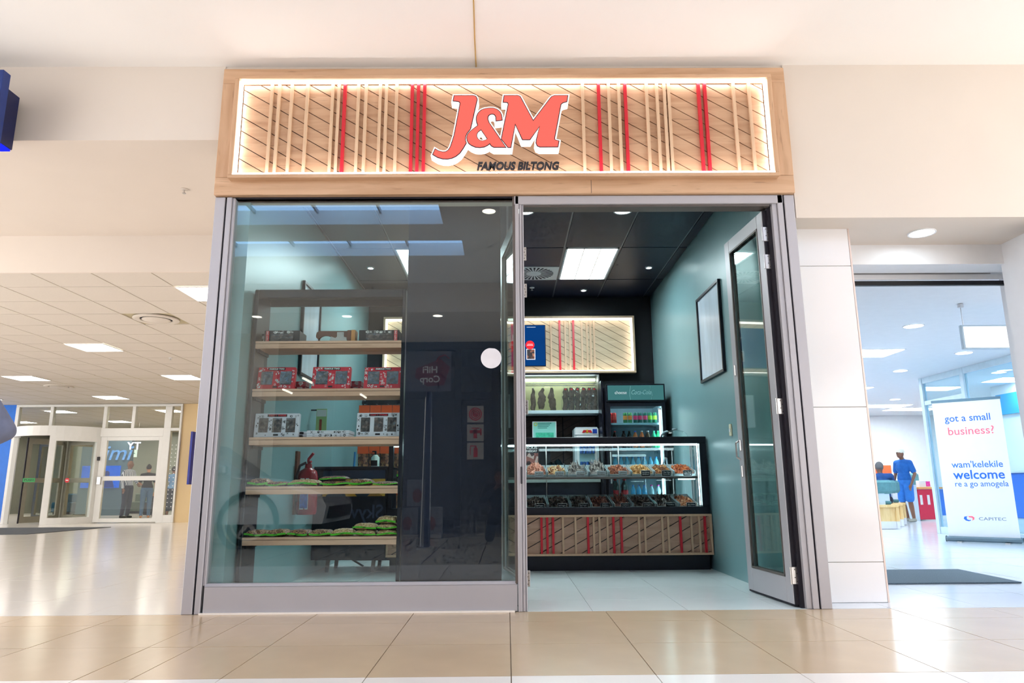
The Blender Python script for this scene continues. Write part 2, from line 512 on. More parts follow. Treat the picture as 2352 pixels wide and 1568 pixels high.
B().box(-20, hx[0], 5.252, hy[-1], -0.03, 0).obj('tile_slab', M_far_floor, fh)
B().box(-20, -2.31, hy[-1], 32, -0.03, 0).obj('tile_slab', M_far_floor, fh)
M_bank_floor = tilemat('pale_bank_floor_tiles', (226, 234, 244), (188, 198, 214), 0.675, 0.14, (0.33, 0.1, 0), 0.004)
fb = struct('floor_bank', 'pale blue-white tiled floor running into the bank', B().box(2.31, 16, 5.25, 24, -0.08, -0.006), M_grout_l)
M_tile_bank = pm('pale_bank_tile', (228, 234, 242), 0.14, var=0.012)
field(fb, [2.31, 2.72, 3.395, 4.07, 4.745, 5.42, 6.095], [5.252+0.675*k for k in range(0, 6)], M_tile_bank, 0.004)
B().box(6.095, 16, 5.252, 24, -0.03, 0).obj('tile_slab', M_bank_floor, fb)
B().box(2.31, 6.094, 8.627, 24, -0.03, 0).obj('tile_slab', M_bank_floor, fb)
fs = struct('floor_shop', 'glossy white tile floor inside the shop', B().box(-2.31, 2.31, 5.25, 10.4, -0.08, -0.006), M_grout_l)
field(fs, [-2.31, -2.10, -1.425, -0.75, -0.075, 0.60, 1.275, 1.95, 2.31], [5.252, 5.75, 6.425, 7.1, 7.775, 8.45], M_tile_shop, 0.004)
B().box(-2.31, 2.31, 8.45, 10.4, -0.03, 0).obj('tile_slab', M_tile_shop, fs)

# ---------------------------------------------------------------- mall ceiling and bulkheads
Z0 = 4.29
cb = B()
cb.box(-8, 8, 2.39, 5.27, Z0, Z0+.2)
cb.box(-8, 8, 1.10, 1.74, Z0, Z0+.2)
cb.box(-8, 8, -1.2, 0.45, Z0, Z0+.2)
for y0, y1, xa, xb in ((1.74, 2.39, -0.83, 1.9), (0.45, 1.10, -0.62, 1.9)):
    cb.box(xa, xb, y0, y1, Z0, Z0+.2); cb.box(-8, -7.5, y0, y1, Z0, Z0+.2); cb.box(7.5, 8, y0, y1, Z0, Z0+.2)
ceil = struct('ceiling', 'off-white mall ceiling above the sign', cb, M_ceil)
for i, (y0, y1, xa) in enumerate(((1.74, 2.39, -0.83), (0.45, 1.10, -0.62))):
    for s, (x0, x1) in enumerate(((-7.5, xa), (1.9, 7.5))):
        w = thing('window_skylight', None, None, ((x0+x1)/2, (y0+y1)/2, Z0+.2), kind='structure')
        tag(w, 'long %s skylight in the mall ceiling, %s of the joint' % (('first', 'second')[i], ('left', 'right')[s]))
        B().box(x0-.02, x1+.02, y0-.02, y1+.02, Z0+.2, Z0+.21).obj('pane', M_sky, w)
        n = 8
        for k in range(1, n):
            x = x0+(x1-x0)*k/n; B().box(x-.012, x+.012, y0, y1, Z0+.15, Z0+.2).obj('glazing_bar', M_alu, w)
jb = B().tube([(-0.215, 4.0, Z0-.002), (-0.222, 4.5, Z0-.002), (-0.233, 4.9, Z0-.002), (-0.238, 5.26, Z0-.002)], 0.005, 6)
struct('trim_ceiling_joint', 'thin yellowish joint line across the ceiling above the sign', jb, pm('joint_sealant', (196, 160, 96), 0.7))
# across the corridor: lowered soffit and beam
struct('ceiling_across', 'lower ceiling in front of the shops across the corridor', B().box(-8, 8, -3.6, -1.0, 3.78, Z0+.2), M_soffit)
# bulkhead walls at the shop line
struct('wall_front_left', 'cream bulkhead wall left of the sign', B().box(-16, -2.312, 5.25, 7.43, 3.63, Z0+.2), M_cream)
struct('wall_front_middle', 'cream wall strip behind the wooden sign', B().box(-2.312, 2.312, 5.262, 5.42, 3.12, Z0+.2), M_cream)
struct('wall_front_right', 'cream wall right of the sign above the bank entrance', B().box(2.312, 16, 5.25, 5.9, 2.94, Z0+.2), M_cream)
struct('wall_hall_bulkhead', 'cream lintel above the tiled hall ceiling', B().box(-20, -2.312, 7.43, 7.46, 3.205, 3.9), M_cream)
# hall ceiling: laid-in tiles
M_ctile = pm('mineral_ceiling_tile', (220, 211, 200), 0.9, var=0.02, scale=30)
M_tb = pm('hall_ceiling_grid', (190, 178, 146), 0.7)
M_ctile_far = tilemat('far_ceiling_tiles', (218, 209, 197), (186, 172, 136), 0.66, 0.9, (0.02, 0.0, 0), 0.012, 0.6525)
hc = struct('ceiling_hall', 'lay-in tile ceiling of the hall on the left', B().box(-20, -2.312, 7.46, 32, 3.222, 3.4), M_tb)
gx = [-3.92-0.662*k for k in range(12, -3, -1)]
gy = [7.352+0.6525*k for k in range(0, 12)]
LIGHTS = [(-3.92, 0), (-7.23, 0), (-7.23, 5), (-3.92, 5), (-10.54, 5), (-7.23, 10), (-10.54, 10), (-3.92, 10)]
lx = {(round(x, 2), k) for x, k in LIGHTS}
def has_light(x0, x1, y0, y1):
    for x, k in LIGHTS:
        if abs(x0-x) < .03 and abs(y0-gy[k+1]) < .03: return True
    return (-5.3 < x0 < -5.1 and 9.2 < y0 < 9.5)
gy2 = [7.462]+gy[1:]
hxs = [x for x in gx if x > -10.6]
field(hc, hxs, gy2, M_ctile, 0.016, 0.012, 3.21, 'ceiling_tile', skip=has_light, up=True)
B().box(-20, hxs[0], 7.462, gy[-1], 3.213, 3.225).obj('tile_slab', M_ctile_far, hc)
B().box(-20, -2.312, gy[-1], 32, 3.213, 3.225).obj('tile_slab', M_ctile_far, hc)
B().box(hxs[-1], -2.312, 7.462, gy[-1], 3.213, 3.225).obj('tile_slab', M_ctile_far, hc)
def hall_light(x, y, label, m=None):
    t = thing('panel_light', label, 'ceiling light', (x+.33, y+.326, 3.205), 'square panel lights in the hall ceiling')
    B().box(x+.02, x+.642, y+.02, y+.632, 3.2, 3.212).obj('diffuser', m or M_hallp, t)
    f = B()
    for a in ((x+.008, x+.654, y+.008, y+.02), (x+.008, x+.654, y+.632, y+.644), (x+.008, x+.02, y+.02, y+.632), (x+.642, x+.654, y+.02, y+.632)): f.box(*a, 3.198, 3.214)
    f.obj('frame', M_white, t)
YL = [8.0045, 11.267, 14.53, 17.79]
names = {(-3.92, 0): 'square panel light cut off by the shopfront frame, nearest in the hall', (-7.23, 1): 'square panel light in the middle of the hall ceiling, second nearest',
 (-7.23, 2): 'square panel light beside the shopfront frame, above the beige wall', (-10.54, 2): 'square panel light near the left picture edge, above the revolving door',
 (-10.54, 3): 'square panel light close to the glazed entrance, right one', (-13.85, 3): 'square panel light close to the glazed entrance, left one behind the elbow'}
for (x, k), lb in names.items(): hall_light(x, YL[k], lb)
for i, x in enumerate((-17.2, -13.85, -10.54, -7.23)):
    for j, y in enumerate((21.05, 24.3, 27.6)):
        o = ('left-most', 'second from left', 'third from left', 'right-most')[i]; q = ('nearest', 'middle', 'farthest')[j]
        hall_light(x, y, 'square panel light behind the glazed entrance, %s in the %s row' % (o, q), M_hallp2)
for x, y in ((-7.23, 8.0045), (-3.92, 11.267), (-3.92, 14.53), (-3.92, 17.79), (-7.23, 17.79), (-13.85, 11.267), (-10.54, 8.0045)):
    hall_light(x, y, 'square panel light of the hall ceiling outside the picture')
def air_vent(x, y, r, label):
    t = thing('air_diffuser', label, 'air vent', (x, y, 3.21), 'round air vents in the hall ceiling')
    B().lathe([(r, 0.012), (r, -.004), (r*.93, -.012), (r*.72, -.004), (r*.70, .012)], (x, y, 3.2), 28).obj('outer_ring', M_ctile, t, True)
    B().lathe([(r*.70, .010), (0.0, .012)], (x, y, 3.2), 28).obj('throat', M_gasket, t)
    B().lathe([(r*.6, .004), (r*.62, -.006), (r*.58, -.012), (0, -.014)], (x, y, 3.2), 28).obj('centre_disc', M_ctile, t, True)
air_vent(-4.91, 9.62, 0.30, 'round air vent nearest the shopfront frame in the hall ceiling')
air_vent(-10.3, 16.1, 0.30, 'round air vent far back in the hall ceiling')
def sprinkler(x, y, z, label, mat=None):
    t = thing('sprinkler_head', label, 'sprinkler', (x, y, z), 'ceiling sprinkler heads')
    B().lathe([(0.035, 0), (0.036, -.006), (.02, -.01), (0.0, -.01)], (x, y, z), 14).obj('rose', mat or M_white, t, True)
    B().cyl((x, y, z-.008), (x, y, z-.04), .007).cyl((x, y, z-.04), (x, y, z-.044), .018).obj('nozzle', M_steel, t)
sprinkler(-6.1, 12.6, 3.21, 'sprinkler in the hall ceiling behind the middle panel light')
sprinkler(-4.1, 12.4, 3.21, 'sprinkler in the hall ceiling right of the middle panel light')
sprinkler(-3.02, 5.0+1.2, 3.63, 'small rusty sprinkler in the cream soffit left of the sign', M_soffit)

# walls around the hall and the shop shell
M_beige = pm('beige_wall_paint', (222, 196, 150), 0.7, var=0.02, scale=1.5)
struct('wall_hall_back', 'beige wall right of the glazed entrance', B().box(-9.02, -2.3, 19.6, 19.8, 0, 3.21), M_beige)
struct('wall_hall_blue', 'bright blue wall left of the revolving door', B().box(-20, -13.62, 19.62, 19.8, 0, 3.21), M_blue)
struct('wall_shop_left', 'teal painted left wall inside the shop', B().box(-2.30, -2.05, 5.32, 10.4, 0, 3.72), M_teal)
struct('wall_shop_outer', 'cream outer side of the shop wall along the hall', B().box(-2.312, -2.30, 5.32, 19.6, 0, 3.63), M_cream)
struct('wall_shop_right', 'teal painted right wall inside the shop', B().box(2.17, 2.30, 5.32, 10.4, 0, 3.72), M_teal)
struct('wall_shop_back', 'black painted back wall of the shop', B().box(-2.05, 2.17, 10.2, 10.4, 0, 3.72), M_blackm)
struct('wall_bank_left', 'white wall between the shop and the bank', B().box(2.30, 2.42, 5.6, 20, 0, 2.95), M_white)
# white tiled pillar with panels
pl = thing('wall_pillar', None, None, (2.575, 5.5, 0), kind='structure'); tag(pl, 'white gloss tiled pillar right of the shopfront')
B().box(2.303, 2.84, 5.512, 6.3, 0, 2.95).obj('core', M_grout_l, pl)
zz = [0.0, 0.29, 1.46, 2.62, 2.95]
for a, b_ in zip(zz[:-1], zz[1:]):
    B().bbox(2.305, 2.835, 5.500, 5.514, a+.002, b_-.002, .002).obj('wall_tile', M_whitegl, pl)
    B().bbox(2.838, 2.848, 5.516, 6.3, a+.002, b_-.002, .002).obj('wall_tile', M_whitegl, pl)
B().box(2.835, 2.848, 5.498, 5.514, 0, 2.95).obj('corner_trim', pm('corner_trim_metal', (226, 206, 196), 0.4, metal=.3), pl)
# bank entrance reveal
struct('wall_bank_jamb', 'white jamb wall right of the bank entrance', B().box(4.64, 5.6, 5.94, 6.32, 0, 2.95).box(4.40, 5.6, 5.25, 5.94, 0, 2.95).box(4.40, 16, 5.251, 5.6, 0, 2.95), M_white)
struct('ceiling_bank_beam', 'white beam across the bank entrance', B().box(2.84, 5.6, 5.9, 6.16, 2.76, 2.96).box(2.84, 5.6, 6.16, 6.4, 2.84, 2.96), M_white)
sh = thing('roller_shutter', 'rolled-up grey shutter with black bottom bar in the bank entrance', 'shutter', (3.65, 6.28, 2.66))
B().lathe([(0.0, 2.85), (0.045, 2.85), (0.045, 4.50), (0, 4.50)], (0, 6.27, 2.78), 20, 'x').obj('roll', pm('shutter_roll', (206, 202, 202), 0.5), sh, True)
B().box(2.85, 4.64, 6.20, 6.215, 2.71, 2.758).obj('cover_plate', M_white, sh)
B().bbox(2.85, 4.64, 6.235, 6.275, 2.665, 2.708).obj('bottom_bar', M_ink, sh)
struct('ceiling_bank', 'white ceiling inside the bank', B().box(2.42, 16, 6.4, 24, 2.79, 2.95), M_white)
struct('wall_bank_back', 'white back wall of the bank', B().box(2.42, 16, 20.0, 20.2, 0, 2.8), M_white)
struct('wall_bank_right', 'white far right wall of the bank', B().box(15.8, 16, 5.6, 20, 0, 2.8), M_white)
def bank_down(x, y, r, z, label):
    t = thing('recessed_downlight', label, 'downlight', (x, y, z), 'round downlights of the bank')
    B().lathe([(0, 0), (r, 0), (r, .004), (0, .004)], (x, y, z-.006), 28).obj('lens', M_bankp, t)
    B().lathe([(r, .004), (r+.014, .004), (r+.012, -.006), (r, -.004)], (x, y, z-.006), 28).obj('ring', M_white, t, True)
bank_down(3.51, 5.59, .095, 2.94, 'round downlight in the soffit of the bank entrance')
for (x, y), lb in {(5.06, 8.47): 'round downlight nearest inside the bank', (6.82, 11.96): 'round downlight behind the nearest one in the bank', (6.87, 10.31): 'round downlight above the banner in the bank',
  (8.98, 16.1): 'round downlight far back in the bank', (9.0, 11.6): 'round downlight behind the glass partition, right one', (8.7, 12.2): 'round downlight behind the glass partition, left one'}.items():
    bank_down(x, y, .11, 2.79, lb)
def bank_panel(x0, x1, y0, y1, label):
    t = thing('panel_light', label, 'ceiling light', ((x0+x1)/2, (y0+y1)/2, 2.785), 'rectangular panel lights of the bank')
    B().box(x0, x1, y0, y1, 2.78, 2.788).obj('diffuser', M_bankp, t)
    B().box(x0-.02, x1+.02, y0-.02, y1+.02, 2.784, 2.79).obj('frame', M_white, t)
bank_panel(4.6, 5.8, 10.0, 10.6, 'panel light behind the white pillar in the bank ceiling')
bank_panel(8.8, 10.0, 17.2, 17.8, 'panel light in the far middle of the bank ceiling')
bank_panel(10.0, 11.2, 18.0, 18.6, 'panel light deepest in the bank ceiling')
bank_panel(8.5, 9.7, 9.8, 10.4, 'panel light behind the glass partition, near one')
bank_panel(9.2, 10.4, 12.8, 13.4, 'panel light behind the glass partition, far one')
for x, y in ((3.6, 13.0), (3.6, 17.0), (6.2, 14.0), (12, 15), (12, 9), (6.0, 7.2)):
    bank_panel(x, x+1.2, y, y+.6, 'panel light of the bank ceiling hidden from view')

# ---------------------------------------------------------------- shop ceiling
zc = 3.64
sc_ = struct('ceiling_shop', 'dark navy panelled ceiling inside the shop', B().box(-2.06, 2.18, 5.32, 10.21, zc+.012, zc+.1), M_tbar)
cx = [-2.05, -2.018, -1.337, -0.656, 0.019, 0.699, 1.374, 2.055, 2.17]
cy = [5.32, 6.60, 7.93, 9.24, 10.2]
field(sc_, cx, cy, M_blackceil, 0.022, 0.012, zc, 'ceiling_board', skip=lambda a, b, c, d: abs(c-7.93) < .01 and (abs(a-.699) < .01 or abs(a+1.337) < .01), up=True)
def troffer(x0, x1, y0, y1, label):
    t = thing('troffer_light', label, 'ceiling light', ((x0+x1)/2, (y0+y1)/2, zc), 'fluorescent fittings in the shop ceiling')
    f = B()
    for a in ((x0, x1, y0, y0+.02), (x0, x1, y1-.02, y1), (x0, x0+.02, y0, y1), (x1-.02, x1, y0, y1)): f.box(*a, zc-.006, zc+.02)
    f.obj('frame', M_white, t)
    w = (x1-x0-.04)/3
    for k in range(3):
        a = x0+.02+w*k
        B().box(a+.004, a+w-.004, y0+.02, y1-.02, zc+.004, zc+.010).obj('tube_bay', M_panel, t)
        if k: B().box(a-.006, a+.006, y0+.02, y1-.02, zc-.004, zc+.006).obj('divider', M_steel, t)
    lv = B()
    for k in range(1, 20):
        y = y0+(y1-y0)*k/20; lv.box(x0+.02, x1-.02, y-.003, y+.003, zc-.002, zc+.004)
    lv.obj('louvre', M_steel, t)
troffer(0.72, 1.355, 7.95, 9.225, 'bright three-bay fluorescent fitting above the counter')
troffer(-1.32, -0.68, 7.95, 9.225, 'fluorescent fitting seen at the edge of the black panel through the window')
def shop_down(x, y, r, label, L=True):
    t = thing('recessed_downlight', label, 'downlight', (x, y, zc), 'downlights in the shop ceiling')
    B().lathe([(0, 0), (r, 0), (r, .004), (0, .004)], (x, y, zc-.008), 24).obj('lens', M_down, t)
    B().lathe([(r, .006), (r+.02, .006), (r+.014, -.006), (r, -.004)], (x, y, zc-.006), 24).obj('ring', M_white, t, True)
shop_down(1.205, 6.78, .083, 'large round downlight just inside the doorway, right one')
shop_down(0.20, 6.78, .083, 'large round downlight cut by the door frame')
shop_down(1.855, 8.71, .03, 'small spot beside the right wall of the shop')
shop_down(1.12, 9.77, .03, 'small spot near the back wall of the shop')
shop_down(-1.74, 8.67, .03, 'small spot near the left wall of the shop')
vt = thing('swirl_diffuser', 'square white swirl air vent in the dark ceiling', 'air vent', (0.37, 8.95, zc))
B().box(.05, .69, 8.66, 9.23, zc-.006, zc+.004).obj('plate', M_white, vt)
for k in range(28):
    t = 2*math.pi*k/28; a = t+.10; c_ = (0.37, 8.945)
    P = [(c_[0]+.10*math.cos(t), c_[1]+.10*math.sin(t)), (c_[0]+.26*math.cos(t-.05), c_[1]+.26*math.sin(t-.05)), (c_[0]+.26*math.cos(t+.06), c_[1]+.26*math.sin(t+.06)), (c_[0]+.10*math.cos(t+.045), c_[1]+.10*math.sin(t+.045))]
    B().prism(P, zc-.008, zc-.005, 'z').obj('slot', M_gasket, vt)
B().lathe([(0, -.012), (.02, -.012), (.03, -.006)], (0.37, 8.945, zc), 16).obj('hub', M_white, vt, True)
sprinkler(0.37, 9.62, zc, 'sprinkler in the dark shop ceiling behind the square air vent')

# ---------------------------------------------------------------- storefront frame and glass
fr = thing('trim_shopfront', None, None, (0, 5.25, 0), kind='structure'); tag(fr, 'grey aluminium shopfront frame')
ZT = 3.13
def post(x0, x1, y0=5.235, y1=5.34, z0=0.0, z1=ZT, nm='post', m=None): return B().bbox(x0, x1, y0, y1, z0, z1, .004).obj(nm, m or M_alu, fr)
post(-2.30, -2.222); post(-2.208, -2.168); B().box(-2.225, -2.205, 5.25, 5.33, 0, ZT).obj('seal', M_gasket, fr)
post(-2.168, -2.145, 5.25, 5.34, .19)
post(2.222, 2.30); post(2.165, 2.208); B().box(2.205, 2.225, 5.25, 5.33, 0, ZT).obj('seal', M_gasket, fr)
post(2.125, 2.165, 5.25, 5.34)
B().box(2.10, 2.127, 5.29, 5.34, 0, ZT-.06).obj('seal', M_gasket, fr)
post(0.075, 0.105); post(0.107, 0.127, 5.242); post(0.129, 0.142, 5.25)
B().box(.055, .076, 5.245, 5.33, .19, ZT).obj('seal', M_alu_d, fr)
B().bbox(-2.15, .07, 5.24, 5.34, 0.004, .186, .003).obj('kick_plate', M_alu, fr)
B().prism([(5.238, .186), (5.30, .186), (5.30, .205), (5.262, .205)], -2.15, .06, 'x').obj('glazing_bead', M_alu, fr)
B().bbox(.07, 2.21, 5.235, 5.34, 3.06, ZT, .003).obj('head_rail', M_alu, fr)
B().box(.14, 2.11, 5.26, 5.37, 3.045, 3.062).obj('door_stop', M_alu_d, fr)
B().box(-2.17, .07, 5.26, 5.34, 3.12, 3.16).obj('head_rail', M_gasket, fr)
B().box(-2.17, .05, 5.222, 5.238, 0.0, .012).obj('sealant_bead', M_tile_pale, fr)
for z in (2.66, 2.36, 1.45, .22):
    h = B().bbox(.136, .162, 5.272, 5.280, z-.055, z+.055, .002).obj('hinge', M_steel, fr)
    s_ = B()
    for k in range(4): s_.cyl((.145+.008*(k % 2), 5.273, z-.038+.025*k), (.145+.008*(k % 2), 5.270, z-.038+.025*k), .004, n=8)
    s_.obj('screw', M_screw, h)
B().bbox(.10, .112, 5.228, 5.24, .885, 1.01, .004).obj('lock_plate', M_gasket, fr)
wn = thing('window_1', None, None, (-1.04, 5.27, .2), kind='structure'); tag(wn, 'large shop window pane left of the doorway')
B().box(-2.146, .056, 5.276, 5.286, .2, 3.125).obj('pane', M_glass, wn)
sg = thing('door_sticker', 'white round sticker with a peeled top edge on the window glass', 'sticker', (-.116, 5.274, 1.827))
P = [(-.116+.079*math.cos(a), 1.827+.079*math.sin(a)) for a in [math.radians(100+i*(330/30)) for i in range(31)]]
B().prism(P, 5.2735, 5.2755).obj('disc', pm('white_vinyl', (236, 232, 236), .5), sg)

def door_leaf(name, label, hinge, ang, L, m=M_alu, side=1):
    t = thing(name, None, None, (hinge[0], hinge[1], 0), kind='structure', rotz=ang, local=True); tag(t, label)
    th = .045
    B().bbox(0, .105, -th/2, th/2, .02, 3.03, .003).obj('hinge_stile', m, t)
    B().bbox(L-.10, L, -th/2, th/2, .02, 3.03, .003).obj('lock_stile', m, t)
    B().bbox(.105, L-.10, -th/2, th/2, .02, .20, .003).obj('bottom_rail', m, t)
    B().bbox(.105, L-.10, -th/2, th/2, 2.92, 3.03, .003).obj('top_rail', m, t)
    for s in (-1, 1):
        bd = B()
        bd.box(.105, L-.10, s*.012, s*.026, .2, .215); bd.box(.105, L-.10, s*.012, s*.026, 2.905, 2.92)
        bd.box(.105, .12, s*.012, s*.026, .2, 2.92); bd.box(L-.115, L-.10, s*.012, s*.026, .2, 2.92)
        bd.obj('glazing_bead', M_alu_d, t)
    B().box(.11, L-.105, -.004, .004, .21, 2.91).obj('pane', M_glass_d, t)
    B().box(-.012, 0, -th/2+.004, th/2-.004, .02, 3.03).obj('gasket', M_gasket, t)
    B().box(0.0, L, -th/2+.006, th/2-.006, .006, .02).obj('brush_strip', M_gasket, t)
    return t
dr = door_leaf('door_1', 'open glass door leaf against the right teal wall', (2.088, 5.33), math.radians(94.3), .80)
for z in (.98, 1.20, 1.85):
    B().bbox(.735, .755, .018, .034, z-.05, z+.05, .006).obj('lock_fitting', M_steel, dr)
B().tube([(.76, .03, 1.08), (.76, .06, 1.10), (.76, .06, 1.22), (.76, .03, 1.24)], .008).obj('pull_handle', M_steel, dr, True)
for z in (2.83, 2.60, 1.45, .22):
    h = B().bbox(-.016, -.010, -.022, .035, z-.06, z+.06, .002).cyl((-.016, .036, z-.06), (-.016, .036, z+.06), .007, n=10).obj('hinge', M_steel, dr)
    s_ = B()
    for k in range(4): s_.cyl((-.015, -.008+.014*(k % 2), z-.042+.028*k), (-.018, -.008+.014*(k % 2), z-.042+.028*k), .004, n=8)
    s_.obj('screw', M_screw, h)
door_leaf('door_2', 'glass door leaf folded inwards behind the window edge', (.10, 5.37), math.radians(98.5), .86)

# ---------------------------------------------------------------- the sign above the shop
sg = thing('shop_sign', 'oak fascia sign with glowing border, red slats and raised letters', 'sign', (0, 5.25, ZT))
B().bbox(-2.303, 2.303, 5.205, 5.26, 3.135, 3.285, .004).obj('board', M_oak, sg)
B().bbox(-2.303, 2.303, 5.205, 5.26, 4.105, 4.24, .004).obj('board', M_oak, sg)
B().bbox(-2.303, -2.14, 5.2055, 5.26, 3.2855, 4.1045, .002).obj('board', M_oakz, sg)
B().bbox(2.13, 2.303, 5.2055, 5.26, 3.2855, 4.1045, .002).obj('board', M_oakz, sg)
B().box(.681, .684, 5.2035, 5.206, 3.137, 3.283).obj('board_joint', M_alu_d, sg)
B().box(-2.15, 2.15, 5.252, 5.26, 3.27, 4.12).obj('backing', M_gasket, sg)
fx0, fx1, fz0, fz1 = -2.142, 2.130, 3.279, 4.108
yf = 5.135
B().bbox(fx0-.035, fx1+.035, yf, 5.21, fz0-.03, fz0, .003).obj('frame_rail', M_oak, sg)
B().bbox(fx0-.035, fx1+.035, yf, 5.21, fz1, fz1+.03, .003).obj('frame_rail', M_oak, sg)
B().bbox(fx0-.035, fx0, yf, 5.21, fz0, fz1, .003).obj('frame_stile', M_oakz, sg)
B().bbox(fx1, fx1+.035, yf, 5.21, fz0, fz1, .003).obj('frame_stile', M_oakz, sg)
g = .012
B().box(fx0, fx1, 5.178, 5.2, fz1-g, fz1).obj('light_strip', M_led, sg)
B().box(fx0, fx1, 5.138, 5.165, fz0, fz0+g).obj('light_strip', M_led, sg)
B().box(fx0, fx0+g, 5.178, 5.2, fz0+g, fz1-g).obj('light_strip', M_led, sg)
B().box(fx1-g, fx1, 5.178, 5.2, fz0+g, fz1-g).obj('light_strip', M_led, sg)
planks(sg, fx0+g, fx1-g, fz0+g, fz1-g, 5.222, -0.60, 0.121, M_oak_plank, 0.008)
for x in [-1.898, -1.838, -1.736, -1.609, -1.403, -1.353, -1.193, -1.132, -1.016, -0.966, -0.882, 0.636, 0.849, 0.932, 1.16, 1.244, 1.305, 1.341, 1.874, 2.002]:
    B().box(x-.012, x+.012, 5.200, 5.222, fz0+g, fz1-g).obj('slat', M_slat, sg)
for x in [-1.304, -0.755, -0.705, -0.654, 0.767, 0.984, 1.587, 1.638]:
    B().box(x-.0125, x+.0125, 5.197, 5.222, fz0+g, fz1-g).obj('slat', M_red, sg)
J = [(-0.4, 3.904), (-0.251, 3.904), (-0.234, 3.898), (-0.225, 3.884), (-0.223, 3.869), (-0.274, 3.617), (-0.302, 3.581), (-0.312, 3.551), (-0.314, 3.524), (-0.306, 3.5), (-0.329, 3.456), (-0.356, 3.414), (-0.386, 3.388), (-0.416, 3.373), (-0.449, 3.366), (-0.484, 3.367), (-0.523, 3.379), (-0.561, 3.403), (-0.545, 3.445), (-0.521, 3.43), (-0.49, 3.421), (-0.463, 3.422), (-0.441, 3.437), (-0.425, 3.465), (-0.412, 3.507), (-0.396, 3.566), (-0.354, 3.82), (-0.352, 3.842), (-0.357, 3.852), (-0.368, 3.858), (-0.407, 3.863)]
AMP = [(-0.025, 3.695), (-0.068, 3.689), (-0.069, 3.722), (-0.079, 3.74), (-0.092, 3.748), (-0.109, 3.748), (-0.126, 3.74), (-0.136, 3.725), (-0.138, 3.701), (-0.129, 3.671), (0.001, 3.463), (-0.087, 3.464), (-0.107, 3.476), (-0.119, 3.497), (-0.14, 3.479), (-0.164, 3.467), (-0.197, 3.462), (-0.23, 3.465), (-0.26, 3.479), (-0.283, 3.497), (-0.295, 3.521), (-0.298, 3.545), (-0.291, 3.572), (-0.272, 3.596), (-0.21, 3.647), (-0.219, 3.671), (-0.223, 3.698), (-0.221, 3.726), (-0.209, 3.753), (-0.187, 3.777), (-0.159, 3.789), (-0.126, 3.794), (-0.092, 3.794), (-0.065, 3.784), (-0.042, 3.763), (-0.03, 3.737)]
AMPH = [(-0.188, 3.614), (-0.136, 3.532), (-0.151, 3.521), (-0.175, 3.514), (-0.197, 3.518), (-0.215, 3.533), (-0.224, 3.554), (-0.222, 3.578), (-0.21, 3.596)]
MM = [(-0.003, 3.903), (0.103, 3.903), (0.119, 3.895), (0.128, 3.877), (0.222, 3.682), (0.36, 3.876), (0.374, 3.893), (0.396, 3.902), (0.497, 3.902), (0.489, 3.853), (0.46, 3.845), (0.442, 3.83), (0.437, 3.806), (0.385, 3.534), (0.389, 3.52), (0.419, 3.511), (0.41, 3.465), (0.272, 3.465), (0.253, 3.474), (0.245, 3.498), (0.249, 3.528), (0.275, 3.645), (0.193, 3.527), (0.138, 3.527), (0.08, 3.664), (0.042, 3.462), (0.023, 3.462), (-0.027, 3.532), (-0.024, 3.547), (0.03, 3.831), (0.025, 3.844), (0.015, 3.849), (-0.011, 3.851)]
def ccw(P, want=True):
    a = sum(P[i-1][0]*P[i][1]-P[i][0]*P[i-1][1] for i in range(len(P)))
    return P if (a > 0) == want else P[::-1]
def offset_poly(P, d):
    """miter offset of a polygon (outward for positive d)"""
    P = ccw(P); n = len(P); out = []
    for i in range(n):
        p0, p1, p2 = Vector(P[i-1]), Vector(P[i]), Vector(P[(i+1) % n])
        e1 = (p1-p0).normalized(); e2 = (p2-p1).normalized()
        n1 = Vector((e1.y, -e1.x)); n2 = Vector((e2.y, -e2.x))
        bis = n1+n2
        if bis.length < 1e-4: bis = n1
        bis.normalize()
        out.append(tuple(p1+bis*d/max(.45, bis.dot(n1))))
    return out
def inner(P, d): return offset_poly(P, -d)[::-1]
M_ledface = emit('lit_red_letter_face', (250, 108, 96), 1.0)
M_letw = pm('white_acrylic_return', (250, 248, 246), .4)
# emission for the white letter sides comes from the lit letter body
setp(M_letw.node_tree.nodes['Principled BSDF'], 'Emission Color', (1, .98, .97, 1)); setp(M_letw.node_tree.nodes['Principled BSDF'], 'Emission Strength', .35)
M_outl = pm('dark_letter_outline', (48, 20, 44), .5)
yl = 5.06
for nm, polys in (('J', [J]), ('AMP', [AMP, AMPH]), ('M', [MM])):
    lt = thing('letter', None, None, (0, 0, 0)); lt.parent = sg; lt.location = (0, 0, 0); BASE[lt.name] = BASE[sg.name]
    big = [offset_poly(polys[0], .016)]+[inner(h, .012) for h in polys[1:]]
    mid = [offset_poly(polys[0], .006)]+[inner(h, .004) for h in polys[1:]]
    shape2d([ccw(big[0])]+[ccw(h, False) for h in big[1:]], M_letw, 'letter_body', lt, yl+.050, .045)
    shape2d([ccw(mid[0])]+[ccw(h, False) for h in mid[1:]], M_outl, 'letter_outline', lt, yl+.004, .0015)
    shape2d([ccw(polys[0])]+[ccw(h, False) for h in polys[1:]], M_ledface, 'letter_face', lt, yl+.001, .0015)
    B().cyl((polys[0][0][0]+.04, 5.15, 3.72 if nm != 'J' else 3.6), (polys[0][0][0]+.04, 5.225, 3.72 if nm != 'J' else 3.6), .008).obj('standoff', M_steel, lt)
text('FAMOUS BILTONG', .092, M_ink, (.098, 5.185, 3.358), sg, width=.655, shear=.22, extrude=.006, bold=.0036)

